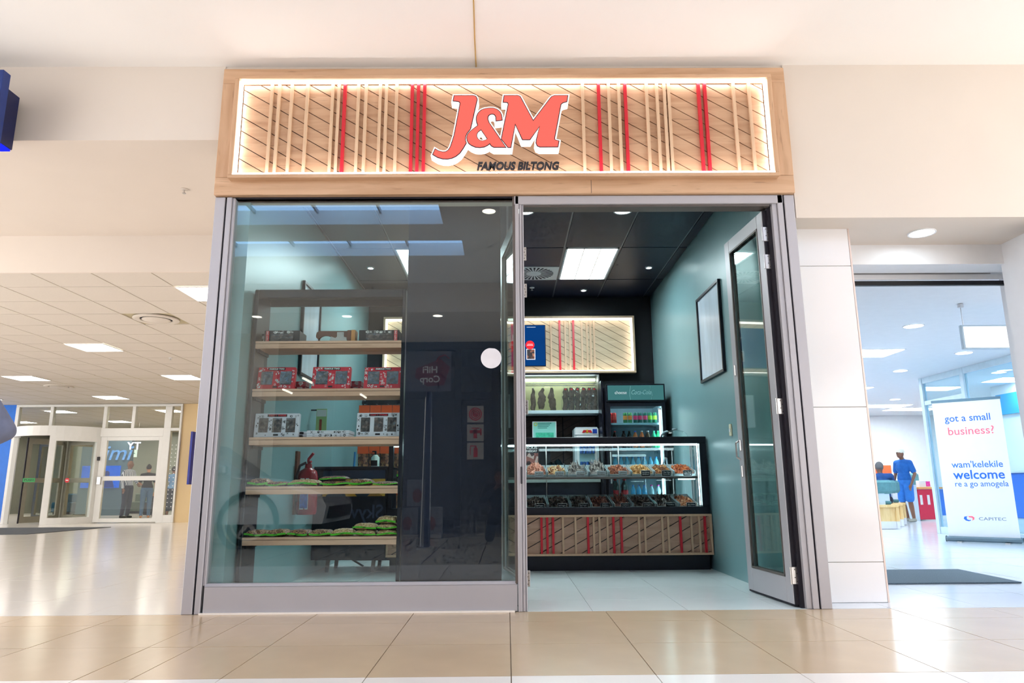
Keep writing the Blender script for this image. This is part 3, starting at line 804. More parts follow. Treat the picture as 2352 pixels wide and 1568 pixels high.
# blue projecting sign at the left edge
bs = thing('blade_sign', 'dark blue double box sign cut by the left picture edge', 'sign', (-4.6, 5.0, 3.45))
B().bbox(-5.4, -3.82, 4.85, 4.93, 3.42, 4.01, .004).obj('front_box', M_navy, bs)
B().bbox(-5.4, -3.93, 5.05, 5.2, 3.52, 3.98, .004).obj('rear_box', pm('deep_blue_side', (6, 18, 70), .4), bs)
B().box(-5.4, -3.94, 5.06, 5.19, 3.505, 3.522).obj('lit_edge', emit('blue_lit_edge', (30, 40, 255), 1.2), bs)
B().box(-4.6, -4.5, 4.93, 5.05, 3.6, 3.66).obj('bracket', M_steel, bs)

# ---------------------------------------------------------------- window display shelves
sv = thing('display_shelving', 'black framed shelving unit with five oak shelves behind the window', 'shelving', (-1.42, 5.64, 0))
B().bbox(-2.03, -2.0, 5.5, 5.8, 0, 2.443).obj('side_panel', M_black, sv)
B().bbox(-.838, -.81, 5.5, 5.8, 0, 2.443).obj('side_panel', M_black, sv)
B().bbox(-2.0, -.838, 5.5, 5.52, 2.374, 2.443).obj('top_rail', M_black, sv)
B().bbox(-2.0, -.838, 5.78, 5.8, 2.374, 2.443).obj('top_rail', M_black, sv)
B().box(-2.0, -.838, 5.52, 5.78, 2.43, 2.44).obj('top_board', M_black, sv)
ST = [2.017, 1.633, 1.255, .881, .505]
for z in ST:
    s_ = B().bbox(-2.0, -.838, 5.5, 5.78, z-.06, z-.022, .002).obj('shelf', M_shelfwood, sv)
    B().bbox(-2.0, -.838, 5.498, 5.78, z-.0195, z, .002).obj('shelf_top', M_shelfwood, s_)
    B().box(-1.999, -.839, 5.51, 5.77, z-.022, z-.0195).obj('painted_gap_shade', M_oak_shadow, s_)  # dark strip painted in as the shadow line between the two boards
    for x in (-1.985,): B().box(x-.008, x+.008, 5.53, 5.76, z-.085, z-.06).obj('bracket', M_black, s_)
bp = thing('display_partition', 'tall black panel beside the shelves behind the window glass', 'panel', (-.42, 5.52, 0))
B().bbox(-.80, -.045, 5.5, 5.54, 0, 3.45, .003).obj('board', pm('navy_black_laminate', (24, 28, 48), .4), bp)
B().box(-.79, -.06, 5.54, 5.56, .05, 3.4).obj('batten', M_blackm, bp)

def icons(parent, mat, x0, x1, z0, z1, y, n, seed, avoid=()):
    """small printed pictograms: balls, crosses, bones, bars"""
    r = random.Random(seed); b = B(); k = 0; tries = 0
    while k < n and tries < 400:
        tries += 1
        s = r.uniform(.005, .011); x = r.uniform(x0+s, x1-s); z = r.uniform(z0+s, z1-s)
        if any(a[0]-s < x < a[1]+s and a[2]-s < z < a[3]+s for a in avoid): continue
        t = r.randrange(4)
        if t == 0:
            N = 10
            P = [(x+s*math.cos(2*math.pi*i/N), z+s*math.sin(2*math.pi*i/N)) for i in range(N)]
            Q = [(x+s*.6*math.cos(2*math.pi*i/N), z+s*.6*math.sin(2*math.pi*i/N)) for i in range(N)]
            for i in range(N): b.add([(P[i][0], y, P[i][1]), (P[(i+1) % N][0], y, P[(i+1) % N][1]), (Q[(i+1) % N][0], y, Q[(i+1) % N][1]), (Q[i][0], y, Q[i][1])], [(0, 1, 2, 3)])
        elif t == 1:
            for a in (.8, -.8):
                c, d = math.cos(a)*s*1.4, math.sin(a)*s*1.4; w = .0018
                b.add([(x-c-w, y, z-d), (x-c+w, y, z-d), (x+c+w, y, z+d), (x+c-w, y, z+d)], [(0, 1, 2, 3)])
        elif t == 2:
            for q in range(3): b.add([(x-s, y, z-s*.8+q*s*.8), (x+s*r.uniform(.2, 1), y, z-s*.8+q*s*.8), (x+s*.6, y, z-s*.8+q*s*.8+.002), (x-s, y, z-s*.8+q*s*.8+.002)], [(0, 1, 2, 3)])
        else:
            b.add([(x, y, z-s), (x+s*.7, y, z), (x, y, z+s), (x-s*.7, y, z)], [(0, 1, 2, 3)])
        k += 1
    return b.obj('printed_icons', mat, parent)

def film(b, x0, x1, z0, z1, y, seed):
    r = random.Random(seed)
    h = [[r.uniform(-.006, .004) for _ in range(8)] for _ in range(8)]
    def fn(u, v):
        i, j = min(6, int(u*7)), min(6, int(v*7)); e = 0 if u in (0, 1) or v in (0, 1) else 1
        return (x0+(x1-x0)*u, y+e*h[j][i], z0+(z1-z0)*v)
    return b.grid(7, 7, fn)
M_meatdark = speckle('dark_dried_meat', [(58, 44, 46), (84, 64, 60), (44, 34, 40), (110, 90, 86)], 45, .3, .6)
M_cartonr = pm('red_carton', (212, 26, 44), .4, var=.05)
M_cartonw = pm('white_carton', (226, 224, 234), .45, var=.02)
M_cartonb = pm('black_carton', (30, 30, 38), .35, var=.1)
M_cartonr_d = pm('crimson_carton_side', (150, 20, 40), .4, var=.06)
def gift_box(label, x0, w, h, z, y, nwin, title, body, ink, tcol, tbg, seed, lean=.18, d=.045):
    t = thing('gift_carton', label, 'box', (x0+w/2, y, z+d*math.sin(lean)), 'standing snack gift boxes on the window shelves', local=True)
    t.rotation_euler = (-lean, 0, R.uniform(-.03, .03))
    c = B().bbox(-w/2, w/2, 0, d, 0, h, .003).obj('carton', body, t)
    ww = w*.80/nwin*.78; gapx = (w*.84-ww*nwin)/max(1, nwin-1) if nwin > 1 else 0; av = []
    wz0, wz1 = h*.20, h*.80
    for k in range(nwin):
        a = -w*.40+w*.0+k*(ww+gapx*.9)
        B().box(a, a+ww, -.002, .001, wz0, wz1).obj('meat_behind_window', M_meatdark, t)
        film(B(), a, a+ww, wz0, wz1, -.008, seed+k).obj('film_window', M_plastic, t, True)
        av.append((a, a+ww, wz0, wz1))
    B().box(-w*.22, w*.22, -.003, 0, h*.855, h*.955).obj('title_plate', tbg, t)
    av.append((-w*.22, w*.22, h*.84, h*.97))
    text(title, h*.10, tcol, (0, -.0036, h*.905), t, width=w*.40, shear=.1, bold=.0006)
    B().box(-w*.06, w*.05, -.0025, 0, h*.06, h*.13).obj('small_plate', tbg, t); av.append((-w*.06, w*.05, h*.05, h*.14))
    icons(t, ink, -w/2, w/2, 0.004, h-.004, -.0022, 36, seed, av)
    return t
yb_ = 5.575
gift_box('red FAMOUS TWO gift box at the left end of the second shelf', -2.0, .30, .185, ST[1]+.001, yb_, 2, 'FAMOUS TWO', M_cartonr, M_inkw, M_inkw, M_ink, 3)
gift_box('red FAMOUS TWO gift box in the middle of the second shelf', -1.56, .305, .185, ST[1]+.001, yb_, 2, 'FAMOUS TWO', M_cartonr, M_inkw, M_inkw, M_ink, 5)
gift_box('red FAMOUS TWO gift box at the right end of the second shelf', -1.145, .30, .18, ST[1]+.001, yb_, 2, 'FAMOUS TWO', M_cartonr, M_inkw, M_inkw, M_ink, 9)
gift_box('white TASTY THREE gift box at the left end of the third shelf', -1.995, .35, .19, ST[2]+.001, yb_, 3, 'TASTY THREE', M_cartonw, M_ink, M_inkr, M_ink, 12, .1)
gift_box('white TASTY THREE gift box at the right end of the third shelf', -1.19, .345, .19, ST[2]+.001, yb_, 3, 'TASTY THREE', M_cartonw, M_ink, M_inkr, M_ink, 15, .1)
def flat_box(label, x0, x1, y0, y1, z, h, body, ink, seed, group):
    t = thing('flat_carton', label, 'box', ((x0+x1)/2, (y0+y1)/2, z), group)
    B().bbox(x0, x1, y0, y1, z, z+h, .003).obj('carton', body, t)
    B().box(x0+.001, x1-.001, y0-.0006, y0, z+h*.48, z+h*.54).obj('lid_seam', M_alu_d, t)
    icons(t, ink, x0+.02, x1-.02, z+.003, z+h-.003, y0-.001, 12, seed)
    return t
for k, (x0, nm) in enumerate(((-1.72, 'left'), (-1.27, 'middle'))):
    for j in range(2):
        flat_box('%s crimson carton lying beside the %s red gift box' % (('lower', 'upper')[j], nm), x0+.01*j, x0+.085+.005*j, 5.66, 5.775, ST[1]+.001+.041*j, .04, M_cartonr_d, M_inkw, 20+k+j*3, 'flat red cartons on the second shelf')
for j in range(2):
    flat_box('%s white carton of the flat pair between the white gift boxes' % ('lower', 'upper')[j], -1.565, -1.235+.005*j, 5.53, 5.72, ST[2]+.001+.026*j, .025, M_cartonw, M_ink, 40+j, 'flat white cartons on the third shelf')
    flat_box('%s white carton behind the left white gift box' % ('lower', 'upper')[j], -1.67, -1.59, 5.62, 5.77, ST[2]+.001+.026*j, .025, M_cartonw, M_ink, 44+j, 'flat white cartons on the third shelf')
def black_box(label, x0, x1, z, seed, flip):
    t = thing('black_carton', label, 'box', ((x0+x1)/2, 5.6, z), 'black snack boxes on the top shelf')
    h = .092
    B().bbox(x0, x1, 5.53, 5.72, z, z+h, .003).obj('carton', M_cartonb, t)
    w = x1-x0
    film(B(), x0+w*.18, x1-w*.18, z+.006, z+h*.66, 5.522, seed).obj('film_window', M_plastic, t, True)
    B().box(x0+w*.18, x1-w*.18, 5.528, 5.531, z+.006, z+h*.66).obj('meat_behind_window', M_meatdark, t)
    a, c = (x0+.015, x0+.04) if not flip else (x1-.04, x1-.015)
    B().box(a, c, 5.527, 5.53, z+.003, z+h-.004).obj('red_band', M_inkr, t)
    text('TASTY ONE', .022, M_inkw, ((a+c)/2, 5.5262, z+h/2), t, width=.08, rot=(math.pi/2, -math.pi/2, 0))
    icons(t, M_inkw, x0+.05, x1-.05, z+h*.70, z+h-.003, 5.5285, 14, seed)
    return t
black_box('black TASTY ONE box at the left end of the top shelf', -1.945, -1.66, ST[0]+.001, 51, False)
black_box('black TASTY ONE box at the right end of the top shelf', -1.185, -.862, ST[0]+.001, 57, True)
flat_box('small black box in the left corner of the top shelf', -1.99, -1.955, 5.6, 5.75, ST[0]+.001, .08, M_cartonb, M_inkw, 58, 'black snack boxes on the top shelf')
# wooden biltong cutter
ct = thing('biltong_cutter', 'walnut biltong cutter with steel blade between the black boxes', 'cutter', (-1.38, 5.6, ST[0]+.001))
z = ST[0]+.001
M_wal = wood('walnut', (122, 74, 54), (98, 56, 40), (66, 38, 28))
M_ltw = wood('light_hardwood', (214, 150, 84), (190, 126, 64), (140, 90, 48), axis='z')
P = [(-1.545, z+.062), (-1.54, z+.085), (-1.52, z+.098), (-1.27, z+.098), (-1.27, z+.03), (-1.41, z+.03)]+[(-1.465+.055*math.cos(math.radians(a)), z+.022+.038*math.sin(math.radians(a))) for a in range(20, 165, 15)]+[(-1.53, z+.032), (-1.543, z+.045)]
B().prism(P, 5.585, 5.61).obj('handle', M_wal, ct)
B().prism([(-1.435, z+.004), (-1.42, z+.05), (-1.385, z+.038), (-1.372, z+.048), (-1.372, z+.086), (-1.318, z+.086), (-1.318, z+.048), (-1.295, z+.042), (-1.295, z+.002)], 5.575, 5.58).obj('blade', M_steel, ct)
for x in (-1.36, -1.33): B().cyl((x, 5.568, z+.076), (x, 5.585, z+.076), .007, n=10).obj('rivet', M_steel, ct)
B().bbox(-1.288, -1.255, 5.56, 5.65, z, z+.1).obj('block', M_wal, ct)
B().bbox(-1.255, -1.22, 5.56, 5.65, z, z+.102).obj('block', M_ltw, ct)
B().box(-1.55, -1.25, 5.60, 5.66, z, z+.008).obj('base_board', M_ltw, ct)

def pillow(w, d, h, seed, mats, sag=.3):
    r = random.Random(seed); b = B(); n = 10
    bump = {(i, j): r.uniform(.75, 1.15) for i in range(n+1) for j in range(n+1)}
    def fn(sgn):
        def f(u, v):
            e = (1-abs(2*u-1)**3)*(1-abs(2*v-1)**3)
            i, j = round(u*n), round(v*n)
            return ((u-.5)*w, (v-.5)*d, (h*.5+sgn*h*.5*(e**.38)*bump[(i, j)]) if 0 < u < 1 and 0 < v < 1 else h*.42)
        return f
    b.grid(n, n, fn(1)); b.grid(n, n, fn(-1))
    return b
M_nuts = [speckle('mixed_nuts', [(214, 182, 134), (190, 152, 104), (226, 200, 156), (166, 128, 88)], 150),
          speckle('dark_nuts', [(120, 78, 56), (92, 58, 46), (160, 112, 80), (198, 160, 120)], 150),
          speckle('raisin_mix', [(110, 70, 70), (150, 110, 96), (200, 150, 90), (84, 52, 56)], 150)]
M_green = pm('lime_green_bag_print', (86, 196, 40), .35, var=.06)
BAGPROTO = {}
def snack_bag(label, x0, x1, z, h, kind, seed, y=5.6, tilt=0.0):
    key = (kind, seed % 3)
    t = thing('snack_bag', label, 'bag', ((x0+x1)/2, y, z), 'pillow bags of nuts on the window shelves', local=True, rotz=R.uniform(-.12, .12))
    t.rotation_euler[1] = tilt
    w = x1-x0; d = .17
    pillow(w, d, h, seed, None).obj('filled_pouch', M_nuts[kind], t, True)
    bd = B()
    n = 12; r = random.Random(seed); ph = r.uniform(0, 6)
    def fn(u, v):
        return ((u-.5)*w*1.02, -d/2-.004+.004*math.sin(9*u+ph), h*(.22+.26*v)+.005*math.sin(5*u+ph))
    bd.grid(n, 1, fn); bd.obj('label_band', M_green, t, True)
    bd = B().grid(n, 1, lambda u, v: ((u-.5)*w*1.02, -d/2-.006-.012*v, h*(.42)+.004*math.sin(11*u+ph)-.002*v)); bd.obj('seal_seam', M_plastic, t, True)
    text('J&M', h*.3, M_ink, (0, -d/2-.0095, h*.35), t)
    return t
o5 = ['first', 'second', 'third', 'fourth', 'fifth', 'sixth', 'seventh']
for k, (a, c, h, kd) in enumerate(((-1.995, -1.84, .06, 1), (-1.85, -1.69, .035, 2), (-1.68, -1.455, .05, 0), (-1.44, -1.23, .042, 2), (-1.225, -1.04, .05, 1), (-1.03, -.845, .03, 2))):
    snack_bag('green banded bag of nuts, %s from the left on the fourth shelf' % o5[k], a, c, ST[3]+.002, h, kd, 60+k)
snack_bag('green banded bag lying on top of the fourth bag on the fourth shelf', -1.44, -1.24, ST[3]+.046, .03, 2, 69)
for k, (a, c, h, kd) in enumerate(((-1.995, -1.825, .05, 1), (-1.825, -1.67, .052, 1), (-1.665, -1.51, .05, 2), (-1.505, -1.345, .048, 1), (-1.34, -1.17, .052, 0), (-1.165, -1.0, .045, 0), (-.995, -.842, .045, 0))):
    snack_bag('green banded nut bag, %s from left in bottom row of lowest shelf' % o5[k], a, c, ST[4]+.002, h, kd, 80+k)
snack_bag('bag of pale nuts stacked on the sixth bag of the lowest shelf', -1.175, -1.0, ST[4]+.049, .045, 0, 91)
snack_bag('bag of pale nuts in the middle of the right stack on the lowest shelf', -.995, -.845, ST[4]+.049, .04, 0, 92)
snack_bag('bag of pale nuts topping the right stack on the lowest shelf', -.995, -.845, ST[4]+.091, .055, 0, 93)

# ---------------------------------------------------------------- serving counter
ctr = thing('display_counter', 'black serving counter with lit glass display and oak slatted front', 'counter', (.45, 8.0, 0))
X0, X1, YF = -1.27, 2.155, 7.65
B().box(X0+.03, X1-.02, YF+.05, 8.35, 0, .155).obj('plinth', M_black, ctr)
B().box(X0, X1, YF+.045, 8.35, .155, .57).obj('cabinet', M_blackm, ctr)
B().bbox(X0, X1+.005, YF-.03, YF+.04, .155, .178, .002).obj('frame_rail', M_slat2, ctr)
B().bbox(X0, X1+.005, YF-.03, YF+.04, .548, .571, .002).obj('frame_rail', M_slat2, ctr)
B().bbox(X0, X0+.022, YF-.03, YF+.04, .178, .548, .002).obj('frame_stile', M_slat2, ctr)
B().bbox(X1-.017, X1+.005, YF-.03, YF+.04, .178, .548, .002).obj('frame_stile', M_slat2, ctr)
planks(ctr, X0+.022, X1-.017, .178, .548, YF, 0.545, 0.121, M_oak_dark, .009)
B().box(X0+.02, X1-.017, YF+.03, YF+.045, .17, .56).obj('backing', M_gasket, ctr)
for x in [0.36, 0.421, 0.482, 0.85, 1.119, 1.201, 1.826, 2.085, -.30, -.36, -.85]:
    B().box(x-.0115, x+.0115, YF-.026, YF, .178, .548).obj('slat', M_red, ctr)
for x in [0.586, 0.718, 0.91, 0.971, 1.056, 1.388, 1.451, 1.634, 1.697, 1.942, 2.027, .2, .03, -.06, -.5, -.62, -1.0, -1.1]:
    B().box(x-.010, x+.010, YF-.022, YF, .178, .548).obj('slat', M_slat2, ctr)
B().bbox(X0, X1, YF-.005, YF+.06, .571, .648, .004).obj('lower_rail', M_black, ctr)
B().bbox(X0, X1, YF-.005, YF+.06, 1.312, 1.386, .004).obj('upper_rail', M_black, ctr)
B().bbox(X1-.075, X1, YF-.005, YF+.06, .648, 1.312, .004).obj('corner_post', M_black, ctr)
B().bbox(X0, X0+.05, YF-.005, YF+.06, .648, 1.312, .004).obj('corner_post', M_black, ctr)
B().box(X0, X1, YF+.06, 8.35, 1.345, 1.386).obj('top_board', M_black, ctr)
B().box(X0, X1, YF+.06, 8.35, .571, .60).obj('deck', M_steel, ctr)
B().box(X0+.05, X1-.075, YF+.03, YF+.036, .648, 1.312).obj('front_pane', M_glass_c, ctr)
B().box(X0+.05, X1-.075, YF+.075, YF+.13, 1.30, 1.33).obj('light_strip', M_led_c, ctr)
B().box(X1-.088, X1-.081, YF+.062, YF+.07, .66, 1.30).obj('light_strip', M_led_c, ctr)
B().box(X0+.05, X1-.1, YF+.07, 8.16, .948, .956).obj('shelf_pane', M_glass_c, ctr)
B().bbox(X0+.05, X1-.09, YF+.062, YF+.075, .940, .966, .002).obj('shelf_edge', M_alu_d, ctr)
B().box(X1-.30, X1-.12, YF+.08, YF+.10, .930, .938).obj('light_strip', M_led_c, ctr)
for k in range(4):
    a = X0+.05+(X1-X0-.05)*k/4; c_ = a+(X1-X0-.05)/4
    p_ = B().box(a, c_-.01, 8.30+.008*(k % 2), 8.305+.008*(k % 2), .62, 1.33).obj('sliding_pane', M_glass_c, ctr)
    B().box(c_-.014, c_-.004, 8.295, 8.318, .62, 1.33).obj('pane_edge', M_steel, p_)
B().box(X1-.012, X1-.006, YF+.06, 8.3, .6, 1.34).obj('side_pane', M_glass_c, ctr)
for y in (YF+.35, YF+.5): B().box(X1-.04, X1-.025, y, y+.015, .6, 1.34).obj('upright', M_steel, ctr)

FOODS = {'pink': [(206, 142, 120), (226, 168, 142), (184, 118, 96)], 'mix': [(176, 122, 84), (222, 188, 140), (134, 84, 62), (236, 214, 176)], 'stick': [(120, 110, 104), (92, 84, 80), (146, 136, 128)],
 'chip': [(166, 98, 70), (134, 74, 54), (196, 130, 96)], 'nut': [(206, 158, 96), (186, 134, 80), (226, 186, 128)], 'nutd': [(168, 104, 64), (196, 140, 84), (120, 76, 52)], 'chilli': [(204, 108, 56), (170, 78, 44), (226, 140, 80)],
 'dark': [(104, 86, 78), (78, 62, 58), (136, 116, 104)], 'rope': [(150, 84, 66), (122, 64, 54), (176, 108, 86)], 'sugar': [(216, 134, 84), (236, 176, 132), (190, 104, 66)]}
FM = {k: speckle(k+'_food', v, 30, .5, .2) for k, v in FOODS.items()}
def food(kind, w, d, h, seed, long=False):
    r = random.Random(seed); b = B()
    b.grid(8, 8, lambda u, v: ((u-.5)*w, (v-.5)*d, h*.55*(1-abs(2*u-1)**2.5)*(1-abs(2*v-1)**2.5)+.006))
    for k in range(150 if not long else 60):
        x = r.uniform(-.47, .47); y = r.uniform(-.47, .47)
        z = h*(.6*(1-abs(2*x)**2.5)*(1-abs(2*y)**2.5)+r.uniform(0, .35))
        if long:
            a = r.uniform(-.5, .5)+math.pi/2; L = r.uniform(.03, .06); q = Vector((math.cos(a), math.sin(a), r.uniform(.2, 1.1)))*L
            p = Vector((x*w*.85, y*d*.85, z)); b.cyl(p, p+q, .007, .005, 5)
        else:
            s = r.uniform(.009, .02); e = Euler((r.uniform(0, 3), r.uniform(0, 3), r.uniform(0, 3))).to_matrix()
            vs = [e @ Vector(q) for q in ((-s, -s*.5, -s*.35), (s, -s*.6, -s*.3), (s*.8, s*.6, -s*.35), (-s*.9, s*.5, -s*.3), (0, 0, s*.6))]
            b.add([(x*w+p.x, y*d+p.y, z+p.z) for p in vs], [(0, 1, 4), (1, 2, 4), (2, 3, 4), (3, 0, 4), (3, 2, 1, 0)])
    return b
M_tray = pm('clear_grey_tray', (188, 204, 206), .25, var=.03)
M_cardglare = pm('painted_glare_card', (214, 224, 230), .15, var=.08, scale=40)  # white glare on the upper price cards, put into their colour
M_cardk = pm('black_price_card', (22, 34, 42), .3)
def tray(label, xa, xb, y0, z0, depth, rise, kind, seed, cardmat, txt, long=False, heap=.06):
    w = xb-xa
    t = thing('food_tray', label, 'tray', ((xa+xb)/2, y0, z0), 'slanted trays of dried meat and nuts in the counter', local=True)
    t.rotation_euler = (math.atan2(rise, depth), 0, 0)
    wl = B(); q = .004; hh = .055
    wl.box(-w/2+.004, w/2-.004, 0, depth, 0, q); wl.box(-w/2+.004, -w/2+.012, 0, depth, 0, hh); wl.box(w/2-.012, w/2-.004, 0, depth, 0, hh)
    wl.box(-w/2+.004, w/2-.004, 0, q, 0, .025); wl.box(-w/2+.004, w/2-.004, depth-q, depth, 0, hh+.01)
    wl.obj('tray_shell', M_tray, t)
    f = food(kind, w-.03, depth-.03, heap, seed, long); f.T = None
    f.v = [(x, y+depth/2, z+.005) for x, y, z in f.v]
    tag(f.obj('food', FM[kind], t), kind='stuff')
    cw = .095; cx_ = w*.12
    c = B().box(cx_-cw/2, cx_+cw/2, -.008, -.004, .004, .062).obj('price_card', cardmat, t)
    ln = txt.split('|')
    for i, s in enumerate(ln): text(s, .017, M_inkw if cardmat is M_cardk else M_alu_d, (cx_, -.0088, .044-.02*i), c, width=.075, bold=.0004)
    if cardmat is M_cardk:
        B().box(cx_-cw/2-.003, cx_+cw/2+.003, -.006, -.003, .001, .065).obj('card_holder', M_inkw, c)
ux = [0.205, 0.435, 0.652, 0.89, 1.105, 1.352, 1.60, 1.812, 2.055]
uk = [('pink', False, 'pink flakes'), ('mix', False, 'mixed pale chunks'), ('stick', True, 'grey sticks'), ('stick', True, 'tall grey sticks'), ('chip', False, 'brown chips'), ('nut', False, 'golden nuts'), ('nutd', False, 'roasted dark nuts'), ('chilli', False, 'orange chilli bites')]
for i in range(8):
    k, lg, d = uk[i]; dark = i >= 5
    tray('tray of %s on the upper counter shelf, %s from the left' % (d, ['first', 'second', 'third', 'fourth', 'fifth', 'sixth', 'seventh', 'eighth'][i]), ux[i], ux[i+1], 7.76, .968, .34, .075, k, 100+i, M_cardk if dark else M_cardglare, ('Beef Biltong|Lean', 'Beef Biltong|Fatty', 'Droewors|Stokkies', 'Droewors|Stokkies', 'Chilli Bites|Crisps', 'Beef Biltong|Mix', 'The Nut|House Mix', 'Hot Beef|Biltong')[i], lg, .12 if i in (0, 3) else .085)
lxs = [0.205, 0.438, 0.683, 0.905, 1.145, 1.352, 1.603, 1.853, 2.06]
lk = [('dark', False, 'dark nuggets'), ('dark', False, 'dark slices'), ('dark', False, 'dark chunks'), ('rope', False, 'brown shreds'), ('rope', True, 'thin reddish sticks'), ('dark', False, 'grey nuggets'), ('dark', True, 'long dark strips'), ('sugar', False, 'orange pieces')]
for i in range(8):
    k, lg, d = lk[i]
    tray('tray of %s in the lower counter row, %s from the left' % (d, ['first', 'second', 'third', 'fourth', 'fifth', 'sixth', 'seventh', 'eighth'][i]), lxs[i], lxs[i+1], 7.76, .625, .44, .085, k, 130+i, M_cardk, ('Beef Nuggets|Traditional', 'Beef Nuggets|Smoked Chilli', 'Beef Nuggets|Plain', 'Tabibiso|Traditional', 'Tabibiso|Traditional', 'Beef Nuggets|Traditional', 'Chunk Biltong|', 'BBQ Chicken|Biltong')[i], lg, .075)
ps = thing('promo_card', 'printed promotion card with meat photo inside the counter at left', 'card', (.27, 8.2, 1.07))
B().box(.13, .37, 8.19, 8.2, 1.12, 1.33).obj('sheet', M_ink, ps)
B().box(.14, .36, 8.185, 8.19, 1.13, 1.245).obj('photo', speckle('meat_photo', [(120, 60, 54), (150, 90, 80), (60, 36, 40), (196, 170, 160)], 25), ps)
text('FAMOUS', .045, M_inkw, (.25, 8.186, 1.305), ps, width=.2, bold=.001); text('WEDNESDAY', .035, M_inkw, (.25, 8.186, 1.268), ps, width=.2, bold=.001)
B().box(.16, .2, 8.2, 8.25, .96, 1.12).obj('prop', M_steel, ps)
bg = thing('black_bag', 'crumpled glossy black plastic bag lying behind the upper trays', 'bag', (.57, 8.2, 1.05), local=True)
r_ = random.Random(5)
bb = B().grid(12, 10, lambda u, v: ((u-.5)*.30, (v-.5)*.14, .10*math.sin(math.pi*u)**.7*math.sin(math.pi*v)**.8*(1+.3*math.sin(17*u+9*v))+r_.uniform(-.006, .006)))
bb.obj('film', pm('black_plastic_film', (22, 40, 44), .15, var=.2, scale=20), bg, True)
tg = thing('serving_tongs', 'pale serving tongs leaning at the right end of the upper shelf', 'tongs', (1.82, 8.22, 1.0))
for s in (0, 1): B().tube([(1.72+s*.07, 8.2, .97), (1.80+s*.05, 8.22, 1.10), (1.83+s*.02, 8.23, 1.17)], .010, 8).obj('arm', pm('pale_plastic', (170, 200, 216), .25), tg, True)
B().ell((1.84, 8.23, 1.175), (.02, .014, .016)).obj('spring_end', M_steel, tg)

# items on the counter top
dm = thing('glass_jug', 'clear glass dome with curved handle on the right end of the counter', 'glass dome', (1.93, 8.1, 1.386))
B().lathe([(.145, 0), (.15, .02), (.135, .06), (.09, .09), (.03, .105), (0, .107)], (1.93, 8.1, 1.387), 24).obj('dome', M_glass_c, dm, True)
B().tube([(1.76, 8.06, 1.388), (1.765, 8.06, 1.43), (1.80, 8.06, 1.465), (1.84, 8.06, 1.475)], .012, 8).obj('handle', pm('clear_handle', (206, 232, 240), .05), dm, True)
B().cyl((1.93, 8.1, 1.494), (1.93, 8.1, 1.51), .03).obj('knob', pm('knob_glass', (200, 226, 232), .1), dm)

# ---------------------------------------------------------------- back wall of the shop
lb = thing('light_box', 'glowing framed oak panel with red slats on the back wall', 'light box', (.04, 10.15, 2.47))
ax0, ax1, az0, az1 = -1.80, 1.885, 2.475, 3.325
B().box(ax0, ax1, 10.16, 10.2, az0, az1).obj('backing', M_blackm, lb)
for a in ((ax0, ax1, az0, az0+.03), (ax0, ax1, az1-.03, az1)): B().bbox(a[0], a[1], 10.04, 10.17, a[2], a[3], .003).obj('frame_rail', M_slat, lb)
for a in ((ax0, ax0+.03), (ax1-.03, ax1)): B().bbox(a[0], a[1], 10.04, 10.17, az0+.03, az1-.03, .003).obj('frame_stile', M_slat, lb)
for a in ((ax0+.03, ax1-.03, az0+.03, az0+.045), (ax0+.03, ax1-.03, az1-.045, az1-.03)): B().box(a[0], a[1], 10.06, 10.14, a[2], a[3]).obj('light_strip', M_led_b, lb)
for a in ((ax0+.03, ax0+.045), (ax1-.045, ax1-.03)): B().box(a[0], a[1], 10.06, 10.14, az0+.045, az1-.045).obj('light_strip', M_led_b, lb)
planks(lb, ax0+.03, ax1-.03, az0+.03, az1-.03, 10.145, -.56, .108, M_oak_back, .007)
for x in [0.661, 0.87, 0.939, 1.116, 1.192, 1.244, 1.297, -.75, -.85, -1.0, -1.2, -1.26]: B().box(x-.013, x+.013, 10.12, 10.145, az0+.045, az1-.045).obj('slat', M_slat, lb)
for x in [.789, .992, -.95, -1.35]: B().box(x-.014, x+.014, 10.115, 10.145, az0+.045, az1-.045).obj('slat', M_red, lb)
tv = thing('wall_screen', 'blue menu screen hanging in front of the glowing back panel', 'screen', (0, 10.05, 2.57))
B().bbox(-.62, .575, 10.02, 10.06, 2.572, 3.19, .006).obj('casing', M_black, tv)
M_scr = emit('blue_menu_screen', (14, 70, 140), .9, .5)
B().box(-.61, .565, 10.016, 10.022, 2.582, 3.18).obj('display', M_scr, tv)
M_e_w = emit('screen_white', (230, 236, 246), 1.0); M_e_r = emit('screen_red', (240, 50, 60), 1.0)
text('Y', .16, M_e_w, (-.045, 10.014, 2.98), tv, bold=.002); text('U', .16, M_e_w, (.06, 10.014, 2.98), tv, bold=.002)
text('E', .18, M_e_r, (-.03, 10.014, 2.84), tv, bold=.002); text('5', .18, M_e_r, (.07, 10.014, 2.84), tv, bold=.002)
M_phot = speckle('screen_meat_photo', [(150, 80, 60), (96, 50, 44), (196, 120, 90), (50, 34, 40)], 22)
for x0_, x1_ in ((-.09, 0.0), (.30, .41)):
    B().box(x0_, x1_, 10.013, 10.016, 2.68, 2.82).obj('meat_picture', M_phot, tv)
    f_ = B()
    for a in ((x0_-.01, x1_+.01, 2.67, 2.68), (x0_-.01, x1_+.01, 2.82, 2.83), (x0_-.01, x0_, 2.68, 2.82), (x1_, x1_+.01, 2.68, 2.82)): f_.box(a[0], a[1], 10.012, 10.016, a[2], a[3])
    f_.obj('picture_border', M_e_w, tv)
